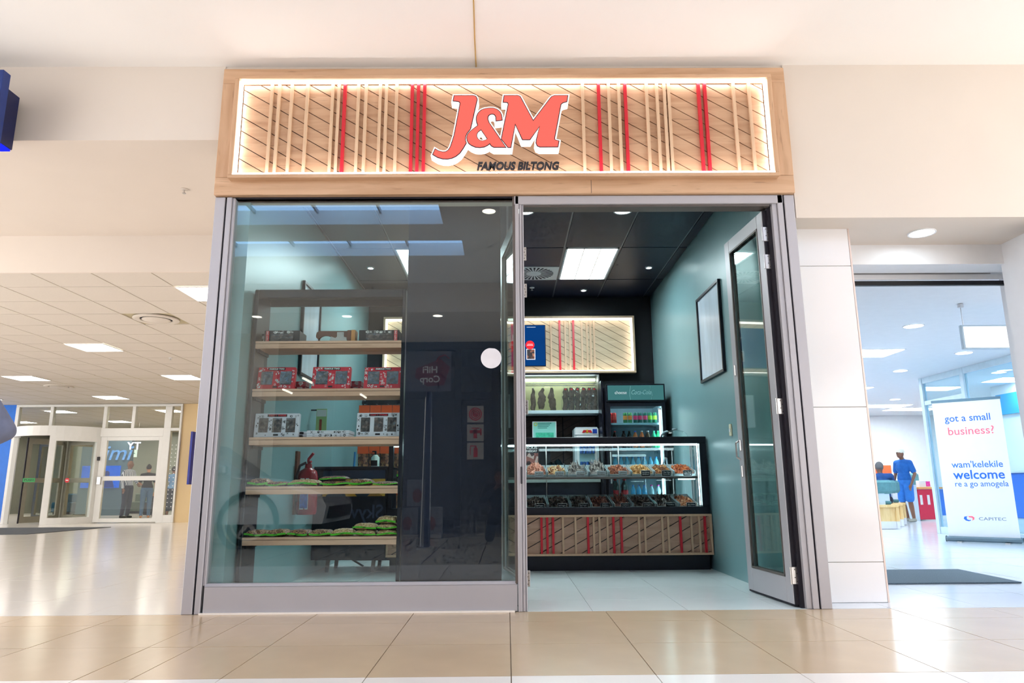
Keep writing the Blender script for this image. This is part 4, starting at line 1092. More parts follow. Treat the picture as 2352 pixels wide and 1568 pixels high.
for x in (.10, .345):
    B().lathe([(0, 0), (.065, 0), (.065, .003), (0, .003)], (x, 10.009, 2.885), 24, 'y').obj('price_disc', M_e_r, tv)
    B().box(x-.04, x+.04, 10.007, 10.0095, 2.893, 2.899).obj('price_line', M_e_w, tv); B().box(x-.045, x+.045, 10.007, 10.0095, 2.876, 2.882).obj('price_line', M_e_w, tv)
B().box(.30, .43, 10.013, 10.016, 3.15, 3.155).obj('caption_line', M_e_w, tv)

# hanging cabinet with biltong
cb_ = thing('biltong_cabinet', 'lit wall cabinet with hanging biltong above the counter', 'cabinet', (.70, 9.85, 1.85))
cx0, cx1, cz0, cz1 = .10, 1.295, 1.855, 2.42
B().bbox(cx0, cx1, 9.7, 10.03, cz1-.025, cz1, .003).obj('top_panel', M_black, cb_)
B().bbox(cx0, cx1, 9.7, 10.03, cz0, cz0+.045, .003).obj('bottom_panel', pm('white_metal_rail', (196, 216, 222), .35), cb_)
B().box(cx0, cx1, 10.01, 10.03, cz0+.045, cz1-.025).obj('back_panel', pm('cream_yellow_panel', (206, 196, 142), .6), cb_)
B().bbox(cx1-.02, cx1, 9.7, 10.03, cz0+.045, cz1-.025, .002).obj('side_panel', M_steel, cb_)
B().bbox(cx0, cx0+.02, 9.7, 10.03, cz0+.045, cz1-.025, .002).obj('side_panel', M_steel, cb_)
B().cyl((cx0+.04, 9.86, cz1-.075), (cx1-.04, 9.86, cz1-.075), .018).obj('lamp_tube', M_led_c, cb_)
for z in (cz1-.13, cz1-.155): B().cyl((cx0, 9.85, z), (cx1, 9.85, z), .006, n=8).obj('hanging_rail', M_steel, cb_)
for k in range(2):
    a = cx0+.02+(cx1-cx0-.04)*k/2
    p_ = B().box(a, a+(cx1-cx0-.04)/2-.004, 9.705+.01*k, 9.711+.01*k, cz0+.045, cz1-.03).obj('sliding_pane', M_glass_c, cb_)
M_bil = pm('dried_beef', (96, 78, 66), .6, var=.4, scale=25, bump=.6)
def biltong(label, x, w, h, bagged, seed, lean=0.0):
    t = thing('hanging_biltong', label, 'biltong', (x, 9.85, cz1-.15), 'pieces of biltong hanging in the cabinet', local=True)
    r = random.Random(seed); n = 10
    prof = [.3, .5, .62, .8, .9, 1.0, 1.02, .98, .95, .85, .6] if not bagged else [.55, .85, 1, .96, 1, .94, 1, .97, .92, .95, .7]
    wob = [r.uniform(-.12, .12)*w for _ in range(n+1)]
    b = B(); vs = []; fs = []; m = 10
    for i, p in enumerate(prof):
        z = -.04-h*i/n
        for j in range(m):
            a = 2*math.pi*j/m; rr = w/2*p*(1+r.uniform(-.10, .10))
            vs.append((rr*math.cos(a)+lean*h*i/n+wob[i], .45*rr*math.sin(a), z+r.uniform(-.008, .008)))
    for i in range(n):
        for j in range(m): fs.append((i*m+j, i*m+(j+1) % m, (i+1)*m+(j+1) % m, (i+1)*m+j))
    fs += [list(range(m-1, -1, -1)), list(range(n*m, n*m+m))]
    b.add(vs, fs); b.obj('meat', M_bil, t, True)
    B().tube([(0, 0, .005), (.008, 0, .012), (.012, 0, 0), (0, 0, -.02), (0, 0, -.05)], .0025, 6).obj('hook', M_steel, t)
    if bagged:
        rb = random.Random(seed+5); w2 = w*.75
        bb = B().grid(6, 12, lambda u, v: ((u-.5)*2*w2*(.6+.4*min(1, v*3))+rb.uniform(-.004, .004), -.03+rb.uniform(-.012, .012), -.01-(h+.05)*v))
        bb.obj('plastic_sleeve', M_plastic, t, True)
        B().box(-.012, .012, -.044, -.042, -.075, -.055).obj('price_sticker', M_inkr, t)
biltong('dark piece of biltong, leftmost in the cabinet', .375, .075, .33, False, 1)
biltong('dark piece of biltong with cut lower edge, second from left', .50, .11, .29, False, 2, -.05)
biltong('dark pointed piece of biltong, third from left', .63, .10, .33, False, 6, .06)
for k, x in enumerate((.83, .915, 1.0, 1.085, 1.165, 1.235)):
    biltong('bagged biltong in clear sleeve, %s from the left of the bagged ones' % o5[k], x, .085, .33, True, 20+k)
pn = thing('wall_panel', 'dark oak diagonal board panel under the biltong cabinet', 'panel', (.70, 10.18, 1.0))
B().box(.12, 1.28, 10.185, 10.2, .9, 1.85).obj('backing', M_gasket, pn)
planks(pn, .12, .80, .9, 1.85, 10.17, .56, .11, M_oak_shadow, .007); planks(pn, .82, 1.28, .9, 1.85, 10.17, .56, .11, M_oak_shadow, .007)
bc = thing('back_counter', 'black back counter along the shop wall', 'counter', (.0, 9.9, 0))
B().box(-1.2, 1.25, 9.65, 10.16, .1, .92).obj('cabinet', M_black, bc); B().bbox(-1.22, 1.26, 9.62, 10.16, .92, .96, .004).obj('worktop', pm('grey_worktop', (150, 156, 150), .3), bc); B().box(-1.15, 1.2, 9.7, 10.1, 0, .1).obj('plinth', M_blackm, bc)
dv = thing('tall_divider', 'tall black board between the biltong cabinet and the drinks fridge', 'panel', (1.295, 9.5, 0))
B().bbox(1.268, 1.294, 9.35, 9.66, 0, 2.26, .003).obj('board', M_black, dv)
ce = thing('certificate', 'green framed certificate standing behind the counter', 'certificate', (.52, 9.75, .96))
B().bbox(.355, .69, 9.785, 9.80, 1.42, 1.755, .003).obj('frame', M_white, ce)
M_cert = pm('mint_paper', (150, 226, 212), .5, var=.08, scale=3)
B().box(.367, .678, 9.782, 9.786, 1.432, 1.743).obj('paper', M_cert, ce)
B().box(.40, .65, 9.7805, 9.7822, 1.475, 1.60).obj('print_block', pm('green_print', (70, 196, 160), .5, var=.2, scale=50), ce)
for i in range(4): B().box(.43, .62-.02*i, 9.7805, 9.7822, 1.725-.022*i, 1.733-.022*i).obj('print_line', pm('teal_print', (40, 130, 120), .5), ce)
B().lathe([(.016, 0), (.026, 0), (.026, .001), (.016, .001)], (.40, 9.780, 1.715), 16, 'y').obj('seal', pm('yellow_print', (214, 206, 90), .5), ce)
B().box(.45, .60, 9.80, 9.95, .96, 1.44).obj('stand', M_blackm, ce)
mf = thing('mini_cooler', 'small white counter cooler with energy drink cans', 'cooler', (1.09, 9.75, .96))
B().prism([(.925, 1.0), (1.255, 1.0), (1.255, 1.635), (1.235, 1.662), (.945, 1.662), (.925, 1.635)], 9.66, 9.98).obj('body', pm('silver_white_shell', (204, 216, 220), .35), mf)
B().box(.955, 1.225, 9.652, 9.66, 1.02, 1.54).obj('window_frame', M_inkw, mf)
B().box(.985, 1.195, 9.648, 9.653, 1.05, 1.52).obj('window_dark', pm('cooler_inside', (150, 190, 196), .4), mf)
B().box(.94, 1.24, 9.654, 9.66, 1.56, 1.645).obj('header', M_inkw, mf)
B().lathe([(0, 0), (.024, 0), (.024, .002), (0, .002)], (1.10, 9.651, 1.603), 18, 'y').obj('logo_disc', pm('yellow_logo', (244, 200, 40), .4), mf)
B().prism([(1.03, 1.585), (1.06, 1.585), (1.095, 1.60), (1.09, 1.62), (1.05, 1.622), (1.04, 1.605)], 9.648, 9.65).prism([(1.17, 1.585), (1.14, 1.585), (1.105, 1.60), (1.11, 1.62), (1.15, 1.622), (1.16, 1.605)], 9.648, 9.65).obj('logo_bulls', M_inkr, mf)
B().box(1.175, 1.235, 9.650, 9.654, 1.575, 1.635).obj('blue_corner', pm('deep_blue_print', (28, 70, 170), .4), mf)
M_canb = pm('blue_silver_can', (60, 110, 190), .25, metal=.5, var=.3, scale=30, stretch=(1, 1, .2))
for k in range(5):
    for j in range(2):
        x = 1.01+.042*k
        o = B().lathe([(0, 0), (.018, .002), (.019, .012), (.019, .12), (.016, .134), (0, .134)], (x, 9.63, 1.06+.24*j), 12).obj('energy_drink_can', M_canb, None, True)
        tag(o, 'slim blue can, %s from left in the %s row of the white cooler' % (o5[k], ('lower', 'upper')[j]), 'can', 'cans in the small white cooler')

# drinks fridge
fg = thing('drinks_fridge', 'black upright drinks fridge with lit teal header behind the counter', 'fridge', (1.70, 9.5, 0))
a0, a1, y0, y1 = 1.31, 2.085, 9.2, 9.85
M_liner = pm('fridge_liner_side', (186, 224, 240), .4)
B().box(a0, a0+.03, y0, y1, .05, 2.16).obj('side_wall', M_black, fg); B().box(a1-.03, a1, y0, y1, .05, 2.16).obj('side_wall', M_black, fg)
B().box(a0+.03, a0+.04, y0+.03, y1-.03, .24, 1.93).obj('liner', M_liner, fg); B().box(a1-.04, a1-.03, y0+.03, y1-.03, .24, 1.93).obj('liner', M_liner, fg)
B().box(a0, a1, y1-.03, y1, .05, 2.16).obj('back_wall', pm('fridge_liner', (180, 218, 234), .4), fg)
B().box(a0, a1, y0, y1, .05, .24).obj('base', M_black, fg); B().box(a0+.04, a1-.04, y0+.02, y1-.03, 1.93, 2.16).obj('compressor_box', M_black, fg)
B().bbox(a0, a1, y0-.03, y0, 1.95, 2.185, .004).obj('header_frame', M_black, fg)
M_tealp = emit('teal_lit_header', (84, 150, 152), .55, .15)
hd = B().box(a0+.02, a1-.02, y0-.036, y0-.03, 1.972, 2.165).obj('header_panel', M_tealp, fg)
text('choose', .062, M_inkw, (1.50, y0-.038, 2.068), hd, width=.155); 
text('Coca-Cola', .085, pm('pale_script', (140, 186, 186), .4), (1.765, y0-.038, 2.07), hd, width=.26, shear=.35, bold=.001)
B().tube([(1.628, y0-.037, 1.975), (1.618, y0-.037, 2.03), (1.622, y0-.037, 2.10), (1.635, y0-.037, 2.16)], .002, 5).tube([(1.90, y0-.037, 1.975), (1.912, y0-.037, 2.03), (1.905, y0-.037, 2.10), (1.89, y0-.037, 2.16)], .002, 5).obj('bottle_outline', pm('pale_line', (150, 196, 196), .4), hd)
df = thing('fridge_door', None, None, (0, 0, 0)); df.parent = fg; BASE[df.name] = BASE[fg.name]
for a in ((a0+.005, a0+.05, .25, 1.94), (a1-.05, a1-.005, .25, 1.94)): B().bbox(a[0], a[1], y0-.02, y0+.015, a[2], a[3], .003).obj('door_stile', M_black, df)
for a in ((a0+.05, a1-.05, .25, .31), (a0+.05, a1-.05, 1.89, 1.94)): B().bbox(a[0], a[1], y0-.02, y0+.015, a[2], a[3], .003).obj('door_rail', M_black, df)
B().box(a0+.05, a1-.05, y0-.005, y0+.002, .31, 1.89).obj('door_pane', M_glass_c, df)
B().box(a0+.02, a0+.035, y0-.05, y0-.02, .9, 1.3).obj('door_handle', M_steel, df)
B().box(1.98, 2.03, y0-.024, y0-.02, 1.84, 1.865).obj('thermometer', M_inkw, df)
FS = [1.675, 1.35, 1.02, .66, .32]
for z in FS: B().box(a0+.05, a1-.05, y0+.06, y1-.04, z-.012, z-.002).obj('shelf', pm('wire_shelf', (170, 200, 208), .4), fg)
for z in FS[:3]: B().box(a0+.05, a1-.05, y0+.045, y0+.062, z-.02, z+.005).obj('shelf_edge', pm('shelf_label_strip', (150, 200, 216), .4), fg)
B().box(a0+.06, a1-.06, y0+.06, y0+.09, 1.905, 1.925).obj('light_strip', M_led_c, fg)
for x in (a1-.08,): B().box(x, x+.022, y0+.03, y0+.04, .33, 1.87).obj('light_strip', M_led_c, fg)
def can(label, x, z, c1, c2, y=9.33, r=.029, h=.145):
    t = thing('drink_can', label, 'can', (x, y, z), 'cans on the top shelf of the fridge')
    B().lathe([(0, .001), (r*.8, .001), (r, .01), (r, h-.012), (r*.8, h), (0, h-.004)], (x, y, z), 16).obj('body', pm('can_print', c1, .25, metal=.3, var=.1), t, True)
    B().lathe([(r+.0006, h*.35), (r+.0006, h*.72)], (x, y, z), 16).obj('label_band', pm('can_label', c2, .3), t, True)
    B().cyl((x, y, z+h-.004), (x, y, z+h+.001), r*.78, n=16).obj('lid', M_steel, t)
cs = [(1.385, (200, 40, 44), (180, 30, 36), 'red'), (1.44, (196, 60, 56), (206, 60, 56), 'pale red'), (1.585, (60, 130, 80), (226, 150, 70), 'orange and green'), (1.648, (70, 140, 90), (230, 130, 60), 'second orange and green'),
      (1.72, (24, 100, 90), (206, 50, 110), 'pink dotted green'), (1.783, (26, 96, 88), (206, 44, 100), 'second pink dotted green'), (1.85, (30, 104, 92), (214, 60, 110), 'third pink dotted green'), (1.914, (30, 130, 96), (150, 214, 60), 'lime'), (1.978, (36, 134, 100), (170, 224, 70), 'second lime')]
for x, c1, c2, d in cs: can('%s drink can on the top fridge shelf' % d, x-.01, FS[0], c1, c2)
def bottle(label, x, z, liquid, cap, y=9.33, h=.23, r=.034, lab=None, group='bottles in the drinks fridge'):
    t = thing('drink_bottle', label, 'bottle', (x, y, z), group)
    B().lathe([(0, 0), (r*.9, 0), (r, .012), (r, h*.5), (r*.92, h*.58), (r, h*.66), (r*.7, h*.8), (r*.38, h*.9), (r*.38, h*.95), (0, h*.95)], (x, y, z), 14).obj('body', pm('bottle_fill', liquid, .12, var=.08), t, True)
    B().cyl((x, y, z+h*.93), (x, y, z+h), r*.45, n=12).obj('cap', pm('bottle_cap', cap, .4), t)
    if lab: B().lathe([(r+.0008, h*.28), (r+.0008, h*.52)], (x, y, z), 14).obj('label', pm('bottle_label', lab, .4), t, True)
for x, l, c, d in ((1.43, (60, 20, 24), (206, 30, 40), 'cola with red cap'), (1.545, (18, 24, 34), (20, 24, 30), 'dark with black cap'), (1.62, (20, 28, 38), (24, 28, 34), 'second dark with black cap'), (1.70, (226, 120, 60), (40, 90, 200), 'orange with blue cap'),
                   (1.785, (230, 116, 56), (236, 236, 236), 'orange with white cap'), (1.865, (110, 84, 64), (226, 230, 236), 'brown with white cap'), (1.945, (50, 200, 150), (80, 214, 170), 'mint green'), (2.0, (40, 190, 120), (70, 206, 150), 'second mint green')):
    bottle('%s bottle on the second fridge shelf' % d, x, FS[1], l, c)
for k in range(8): bottle('clear blue water bottle, %s from the left on the third fridge shelf' % (o5+['eighth'])[k], 1.42+.077*k, FS[2], (110, 196, 232), (60, 150, 220), h=.22)
for k in range(2): bottle('large cola bottle with red cap, %s one on the lower fridge shelf' % ('left', 'right')[k], 1.41+.12*k, FS[3], (64, 96, 96), (224, 40, 50), h=.30, r=.048, lab=(214, 30, 44))
for k in range(3): bottle('blue water bottle, %s from the left beside the cola' % o5[k], 1.64+.075*k, FS[3], (60, 170, 226), (40, 120, 210), h=.22)
for k in range(2): bottle('clear bottle with pink cap, %s one on the lower fridge shelf' % ('left', 'right')[k], 1.88+.09*k, FS[3], (170, 214, 226), (226, 70, 170), h=.22)
for k in range(7): bottle('pale water bottle, %s from the left on the lowest fridge shelf' % o5[k], 1.43+.085*k, FS[4], (120, 200, 230), (226, 60, 120) if k > 3 else (50, 140, 220), h=.22)

# right and left wall pictures, switch, extinguisher
M_pic = pm('pale_blue_print', (206, 220, 234), .3, var=.12, scale=3, stretch=(1, 3, .5), coat=.15)
def picture(label, xw, s, ya, yb, z0, z1):
    t = thing('framed_picture', label, 'picture', (xw, (ya+yb)/2, z0))
    xs_ = sorted((xw, xw+s*.03)); xi = sorted((xw, xw+s*.014))
    for a in ((ya, yb, z0, z0+.03), (ya, yb, z1-.03, z1)): B().bbox(xs_[0], xs_[1], a[0], a[1], a[2], a[3], .003).obj('frame_rail', M_black, t)
    for a in ((ya, ya+.03), (yb-.03, yb)): B().bbox(xs_[0], xs_[1], a[0], a[1], z0+.03, z1-.03, .003).obj('frame_stile', M_black, t)
    B().box(xi[0], xi[1], ya+.03, yb-.03, z0+.03, z1-.03).obj('print', M_pic, t)
picture('black framed pale print on the right teal wall', 2.169, -1, 6.82, 7.66, 1.965, 2.915)
picture('black framed pale print on the left teal wall seen through the shelves', -2.049, 1, 6.82, 7.48, 1.96, 2.92)
sw = thing('light_switch', 'narrow cream light switch on the right teal wall', 'switch', (2.165, 6.8, 1.35))
B().bbox(2.155, 2.170, 6.775, 6.83, 1.33, 1.445, .004).obj('plate', pm('cream_plastic', (232, 228, 196), .4), sw); B().box(2.151, 2.156, 6.79, 6.815, 1.37, 1.40).obj('rocker', M_white, sw)
fe = thing('fire_extinguisher', 'red fire extinguisher on a wooden bracket at the left wall', 'fire extinguisher', (-1.93, 6.95, .5))
B().box(-2.05, -2.03, 6.90, 7.0, .62, 1.22).obj('back_board', M_wal, fe)
B().lathe([(0, .62), (.085, .62), (.095, .64), (.095, .98), (.08, 1.03), (.035, 1.06), (.03, 1.10), (0, 1.10)], (-1.93, 6.95, 0), 20).obj('cylinder', pm('extinguisher_red', (160, 16, 36), .3), fe, True)
B().box(-1.97, -1.90, 6.852, 6.858, .68, .88).obj('label_plate', pm('extinguisher_label', (40, 100, 190), .5, var=.4, scale=40), fe); B().box(-1.975, -1.895, 6.856, 6.860, .67, .96).obj('label_border', M_inkw, fe)
B().tube([(-1.93, 6.95, 1.10), (-1.93, 6.93, 1.14), (-1.88, 6.92, 1.20)], .014, 8).tube([(-1.93, 6.95, 1.10), (-1.90, 6.92, 1.12)], .012, 8).obj('lever', pm('lever_red', (190, 30, 50), .35), fe, True)
B().tube([(-1.95, 6.93, 1.11), (-2.0, 6.90, 1.08), (-2.02, 6.88, .98), (-2.01, 6.87, .74)], .012, 8).obj('hose', M_gasket, fe, True)

# dark desk with landscape print and hanging snack bags at the left rear
dk = thing('side_desk', 'dark desk with a golden landscape print on splayed legs behind the shelves', 'desk', (-1.62, 7.9, 0))
B().box(-2.04, -1.28, 7.6, 8.3, .135, 1.06).obj('body', M_black, dk)
B().bbox(-2.045, -1.27, 7.58, 8.32, 1.06, 1.09, .003).obj('top', M_black, dk)
M_land = speckle('landscape_print', [(196, 140, 46), (150, 104, 40), (40, 50, 60), (214, 168, 70)], 7, .5, .0)
B().box(-1.95, -1.29, 7.594, 7.6, .78, 1.05).obj('landscape_print', M_land, dk)
B().box(-1.95, -1.29, 7.5935, 7.599, .96, 1.05).obj('print_sky', pm('dusk_sky_print', (24, 44, 70), .5, var=.3, scale=5), dk)
for x, y in ((-1.9, 7.75), (-1.42, 7.75), (-1.9, 8.15), (-1.42, 8.15)): B().prism([(x-.022, 0), (x+.012, 0), (x+.025, .14), (x-.012, .14)], y-.02, y+.02).obj('leg', M_alu_d, dk)
B().tube([(-1.72, 7.9, .14), (-1.55, 7.9, .04)], .012, 6).obj('stay', M_alu_d, dk)
pnb = thing('hand_sanitiser', 'white pump bottle standing on the dark desk', 'bottle', (-1.44, 7.8, 1.09))
B().lathe([(0, 0), (.045, 0), (.045, .10), (.02, .13), (0, .13)], (-1.44, 7.8, 1.09), 16).obj('body', pm('mint_white', (214, 236, 226), .35), pnb, True); B().cyl((-1.44, 7.8, 1.22), (-1.44, 7.8, 1.25), .012).box(-1.475, -1.43, 7.79, 7.81, 1.25, 1.262).obj('pump', M_ink, pnb); B().box(-1.48, -1.41, 7.752, 7.757, 1.10, 1.16).obj('label_patch', M_ink, pnb)
pen = B().cyl((-1.66, 7.75, 1.09), (-1.655, 7.75, 1.25), .012, n=10).obj('marker_pen', pm('sky_blue_plastic', (30, 140, 206), .4), None, True); tag(pen, 'blue marker standing upright on the dark desk', 'pen')
rk = thing('snack_rack', 'black wire rack with hanging snack bags at the left rear', 'rack', (-1.55, 9.0, 0))
for x in (-1.84, -1.28): B().cyl((x, 9.0, 0), (x, 9.0, 2.0), .012, n=8).obj('upright', M_black, rk)
for z in (1.9, 1.40, .9):
    rl = B().cyl((-1.84, 9.0, z), (-1.28, 9.0, z), .008, n=8).obj('cross_bar', M_black, rk)
    for k in range(4): B().cyl((-1.78+.14*k, 9.0, z), (-1.78+.14*k, 8.78, z), .004, n=6).box(-1.81+.14*k, -1.75+.14*k, 8.775, 8.78, z-.005, z+.03).obj('hook', M_black, rl)
B().box(-1.86, -1.26, 8.95, 9.05, 0, .03).obj('foot', M_black, rk)
for j, z in enumerate((1.88, 1.38, .88)):
    for k in range(4):
        x = -1.78+.14*k
        t = thing('hanging_snack_bag', '%s snack bag hanging %s from the left in the %s row of the rack' % (('orange', 'orange', 'orange')[j], o5[k], ('top', 'middle', 'bottom')[j]), 'bag', (x, 8.82, z-.4), 'bags hanging on the snack rack')
        def fn(sg_): return lambda u, v: (x+(u-.5)*.13, 8.82+sg_*.03*math.sin(math.pi*u)*math.sin(math.pi*v), z-.38*v)
        B().grid(6, 8, fn(1)).grid(6, 8, fn(-1)).obj('pouch', speckle('beef_snack', [(120, 70, 54), (150, 96, 70), (90, 54, 46), (170, 120, 80)], 40), t, True)
        B().grid(4, 1, lambda u, v: (x+(u-.5)*.134, 8.785, z-.10*v)).obj('orange_header', pm('orange_card', (240, 92, 44), .45), t)
        B().grid(4, 1, lambda u, v: (x+(u-.5)*.134, 8.787, z-.35-.03*v)).obj('green_footer', M_green, t)
nt_ = thing('hanging_card', 'narrow green and white product card hanging by the left wall', 'card', (-1.98, 7.3, 1.4))
B().box(-1.99, -1.88, 7.36, 7.365, 1.40, 1.68).obj('card', pm('pale_green_card', (170, 206, 140), .5), nt_); B().box(-1.985, -1.885, 7.356, 7.36, 1.60, 1.67).obj('white_patch', M_inkw, nt_); B().box(-2.05, -1.93, 7.366, 7.37, 1.66, 1.675).obj('hook_bar', M_black, nt_); B().box(-1.955, -1.93, 7.356, 7.36, 1.43, 1.57).obj('sausage_print', pm('sausage_print', (166, 70, 50), .5), nt_)
db = thing('distribution_box', 'white wall box with a yellow warning triangle beside the black panel', 'electrical box', (-.06, 10.15, 1.7))
B().bbox(-.25, .05, 10.1, 10.2, 1.70, 2.18, .004).obj('door', M_white, db); B().prism([(-.06, 1.86), (.0, 1.86), (-.03, 1.92)], 10.096, 10.1).obj('warning_triangle', pm('warning_yellow', (236, 206, 30), .4), db)

# ---------------------------------------------------------------- people
SKIN = {k: pm('skin_'+k, c, .5, var=.06) for k, c in {'a': (104, 66, 50), 'b': (120, 82, 64), 'c': (176, 124, 96)}.items()}
def striped(name, c1, c2, freq):
    m, nt, b = nodes_of(name)
    tc = nt.nodes.new('ShaderNodeTexCoord'); wv = nt.nodes.new('ShaderNodeTexWave'); wv.inputs['Scale'].default_value = freq; wv.bands_direction = 'X'
    rp = nt.nodes.new('ShaderNodeValToRGB'); rp.color_ramp.interpolation = 'CONSTANT'
    rp.color_ramp.elements[0].color = lin(c1); rp.color_ramp.elements[1].position = .5; rp.color_ramp.elements[1].color = lin(c2)
    nt.links.new(tc.outputs['Object'], wv.inputs['Vector']); nt.links.new(wv.outputs['Fac'], rp.inputs[0]); nt.links.new(rp.outputs[0], b.inputs['Base Color']); setp(b, 'Roughness', .8)
    return m
def cloth(name, c): return pm(name, c, .85, var=.12, scale=14, bump=.15)
STAND = dict(pelvis=(0, 0, .94), waist=(0, 0, 1.06), chest=(0, 0, 1.27), neck=(0, .01, 1.46), head=(0, -.015, 1.61),
  shl=(-.168, .01, 1.375), shr=(.168, .01, 1.375), ell=(-.235, .02, 1.12), elr=(.235, .02, 1.12), wrl=(-.25, -.06, .88), wrr=(.25, -.06, .88),
  hil=(-.09, 0, .90), hir=(.09, 0, .90), knl=(-.10, -.02, .49), knr=(.10, -.02, .49), anl=(-.11, .03, .08), anr=(.11, .03, .08), foot=(0, -1, 0))
def person(label, loc, rotz, group=None, pose=None, skin='a', top=None, sleeve='long', legs=None, leglen='long', shoe=None, hair=None, hairstyle='short', cap=None, scale=1.0, fem=False, extra=None):
    J_ = dict(STAND); J_.update(pose or {})
    V = {k: Vector(v) for k, v in J_.items()}
    t = thing('person', label, 'person', loc, group, rotz, local=True)
    t.scale = (scale,)*3
    sk = SKIN[skin]
    b = B()
    H = V['head']; fd = Vector(J_.get('face', (0, -1, 0))).normalized()
    rotf = Matrix.Rotation(math.atan2(fd.x, -fd.y), 3, 'Z')
    def hp(x, y, z): return H+rotf @ Vector((x, y, z))
    b.ell(H, (.074, .092, .112), 18, 12, rotf); b.ell(hp(0, -.022, -.05), (.058, .066, .066), 14, 9, rotf)
    b.ell(hp(0, -.094, -.008), (.014, .018, .024), 8, 6, rotf); b.ell(hp(0, -.082, -.055), (.024, .012, .009), 8, 6, rotf)
    for s in (-1, 1): b.ell(hp(s*.076, .008, -.005), (.012, .022, .03), 8, 6, rotf)
    b.caps(V['neck']-Vector((0, 0, .04)), H-Vector((0, -.01, .06)), .055, .05)
    sw_ = .85 if fem else 1
    def torso(b, k, shirt=False):
        P_, W_, C_ = V['pelvis'], V['waist'], V['chest']
        up = (C_-P_).normalized()
        q = Vector((0, 0, 1)).rotation_difference(up).to_matrix()
        b.ell(P_+(up*.07 if shirt else up*0), ((.165 if fem else .155)+k, .115+k, .12+k), 16, 10, q); b.ell(W_, ((.13 if fem else .145)+k, .10+k, .15+k), 16, 10, q); b.ell(C_, (.165*sw_+k, .112+k, .17+k), 16, 10, q)
        b.caps(V['shl']*1, V['chest']+Vector((0, 0, .10)), .062+k, .09+k); b.caps(V['shr']*1, V['chest']+Vector((0, 0, .10)), .062+k, .09+k)
    torso(b, -.012)
    for s in ('l', 'r'):
        b.caps(V['sh'+s], V['el'+s], .052, .040); b.caps(V['el'+s], V['wr'+s], .038, .026)
        d = (V['wr'+s]-V['el'+s]).normalized(); w = V['wr'+s]; side = 1 if s == 'r' else -1
        f_ = Vector(J_.get('palm'+s, (0, -1, 0))); n_ = d.cross(f_).normalized(); f_ = n_.cross(d).normalized()
        b.caps(w, w+d*.075, .026, .03); b.caps(w+f_*.016+d*.02, w+d*.085+f_*.022, .018, .018); b.caps(w-f_*.016+d*.02, w+d*.085-f_*.022, .018, .018)
        for i, (o_, L) in enumerate(((.030, .068), (.010, .078), (-.010, .074), (-.030, .058))):
            a0_ = w+d*.095+f_*o_; a1_ = a0_+d*L*.5+n_*side*-.006; a2_ = a1_+d*L*.42+n_*side*-.022
            b.caps(a0_-d*.01, a1_, .0105, .0095, 8); b.caps(a1_, a2_, .0095, .008, 8)
        b.caps(w+d*.03+f_*.03, w+d*.075+f_*.058, .012, .011, 8); b.caps(w+d*.075+f_*.058, w+d*.105+f_*.06, .011, .009, 8)
        b.caps(V['hi'+s], V['kn'+s], .082, .056); b.caps(V['kn'+s], V['kn'+s].lerp(V['an'+s], .35), .054, .056); b.caps(V['kn'+s].lerp(V['an'+s], .35), V['an'+s], .056, .036)
        ft = Vector(J_.get('foot'+s, J_['foot'])).normalized()
        b.caps(V['an'+s]+Vector((0, 0, -.03)), V['an'+s]+ft*.14+Vector((0, 0, -.045)), .038, .030); b.ell(V['an'+s]-ft*.03+Vector((0, 0, -.04)), (.035, .04, .035), 10, 7)
    remeshed(b, 'body', sk, t, .011)
    if top:
        c = B(); torso(c, .012, True)
        c.caps(V['neck']-Vector((0, 0, .07)), V['neck']-Vector((0, 0, .03)), .085, .068)
        for s in ('l', 'r'):
            e = V['el'+s] if sleeve == 'long' else V['sh'+s].lerp(V['el'+s], .72)
            c.caps(V['sh'+s], e, .072, .06 if sleeve == 'long' else .066)
            if sleeve == 'long': c.caps(V['el'+s], V['el'+s].lerp(V['wr'+s], .9), .058, .042)
        remeshed(c, 'shirt', top, t, .013)
    if legs:
        c = B(); c.ell(V['pelvis'], (.178 if fem else .168, .13, .10), 16, 10)
        for s in ('l', 'r'):
            if leglen == 'skirt': c.caps(V['hi'+s], V['kn'+s].lerp(V['an'+s], .3), .12, .17); continue
            c.caps(V['hi'+s], V['kn'+s] if leglen == 'long' else V['hi'+s].lerp(V['kn'+s], .88), .105, .074 if leglen == 'long' else .098)
            if leglen == 'long': c.caps(V['kn'+s], V['an'+s]+Vector((0, 0, .0)), .074, .056 if not fem else .05)
        remeshed(c, 'trousers' if leglen != 'skirt' else 'skirt', legs, t, .013)
    for s in ('l', 'r'):
        if shoe:
            c = B(); ft = Vector(J_.get('foot'+s, J_['foot'])).normalized(); a = V['an'+s]
            c.caps(a+Vector((0, 0, -.035))-ft*.03, a+ft*.15+Vector((0, 0, -.043)), .043, .036); c.caps(a+Vector((0, 0, -.01)), a+Vector((0, 0, -.035)), .044, .044)
            remeshed(c, 'shoe', shoe, t, .012)
    eb = B()
    for s in (-1, 1): eb.ell(hp(s*.03, -.083, .012), (.011, .006, .006), 8, 5, rotf)
    eb.obj('eyes', M_inkw, t); eb = B()
    for s in (-1, 1): eb.ell(hp(s*.03, -.087, .012), (.005, .004, .005), 6, 4, rotf); eb.add([hp(s*.012, -.089, .03), hp(s*.05, -.078, .032), hp(s*.05, -.079, .038), hp(s*.012, -.090, .036)], [(0, 1, 2, 3)])
    eb.obj('pupils_and_brows', M_ink, t)
    if hair:
        c = B(); c.ell(hp(0, .02, .03), (.083, .096, .098), 16, 10, rotf)
        if hairstyle == 'bun': c.ell(hp(0, .075, .10), (.045, .045, .045), 12, 8)
        if hairstyle == 'long': c.ell(hp(0, .06, -.07), (.075, .05, .11), 12, 8, rotf)
        remeshed(c, 'hair', hair, t, .011)
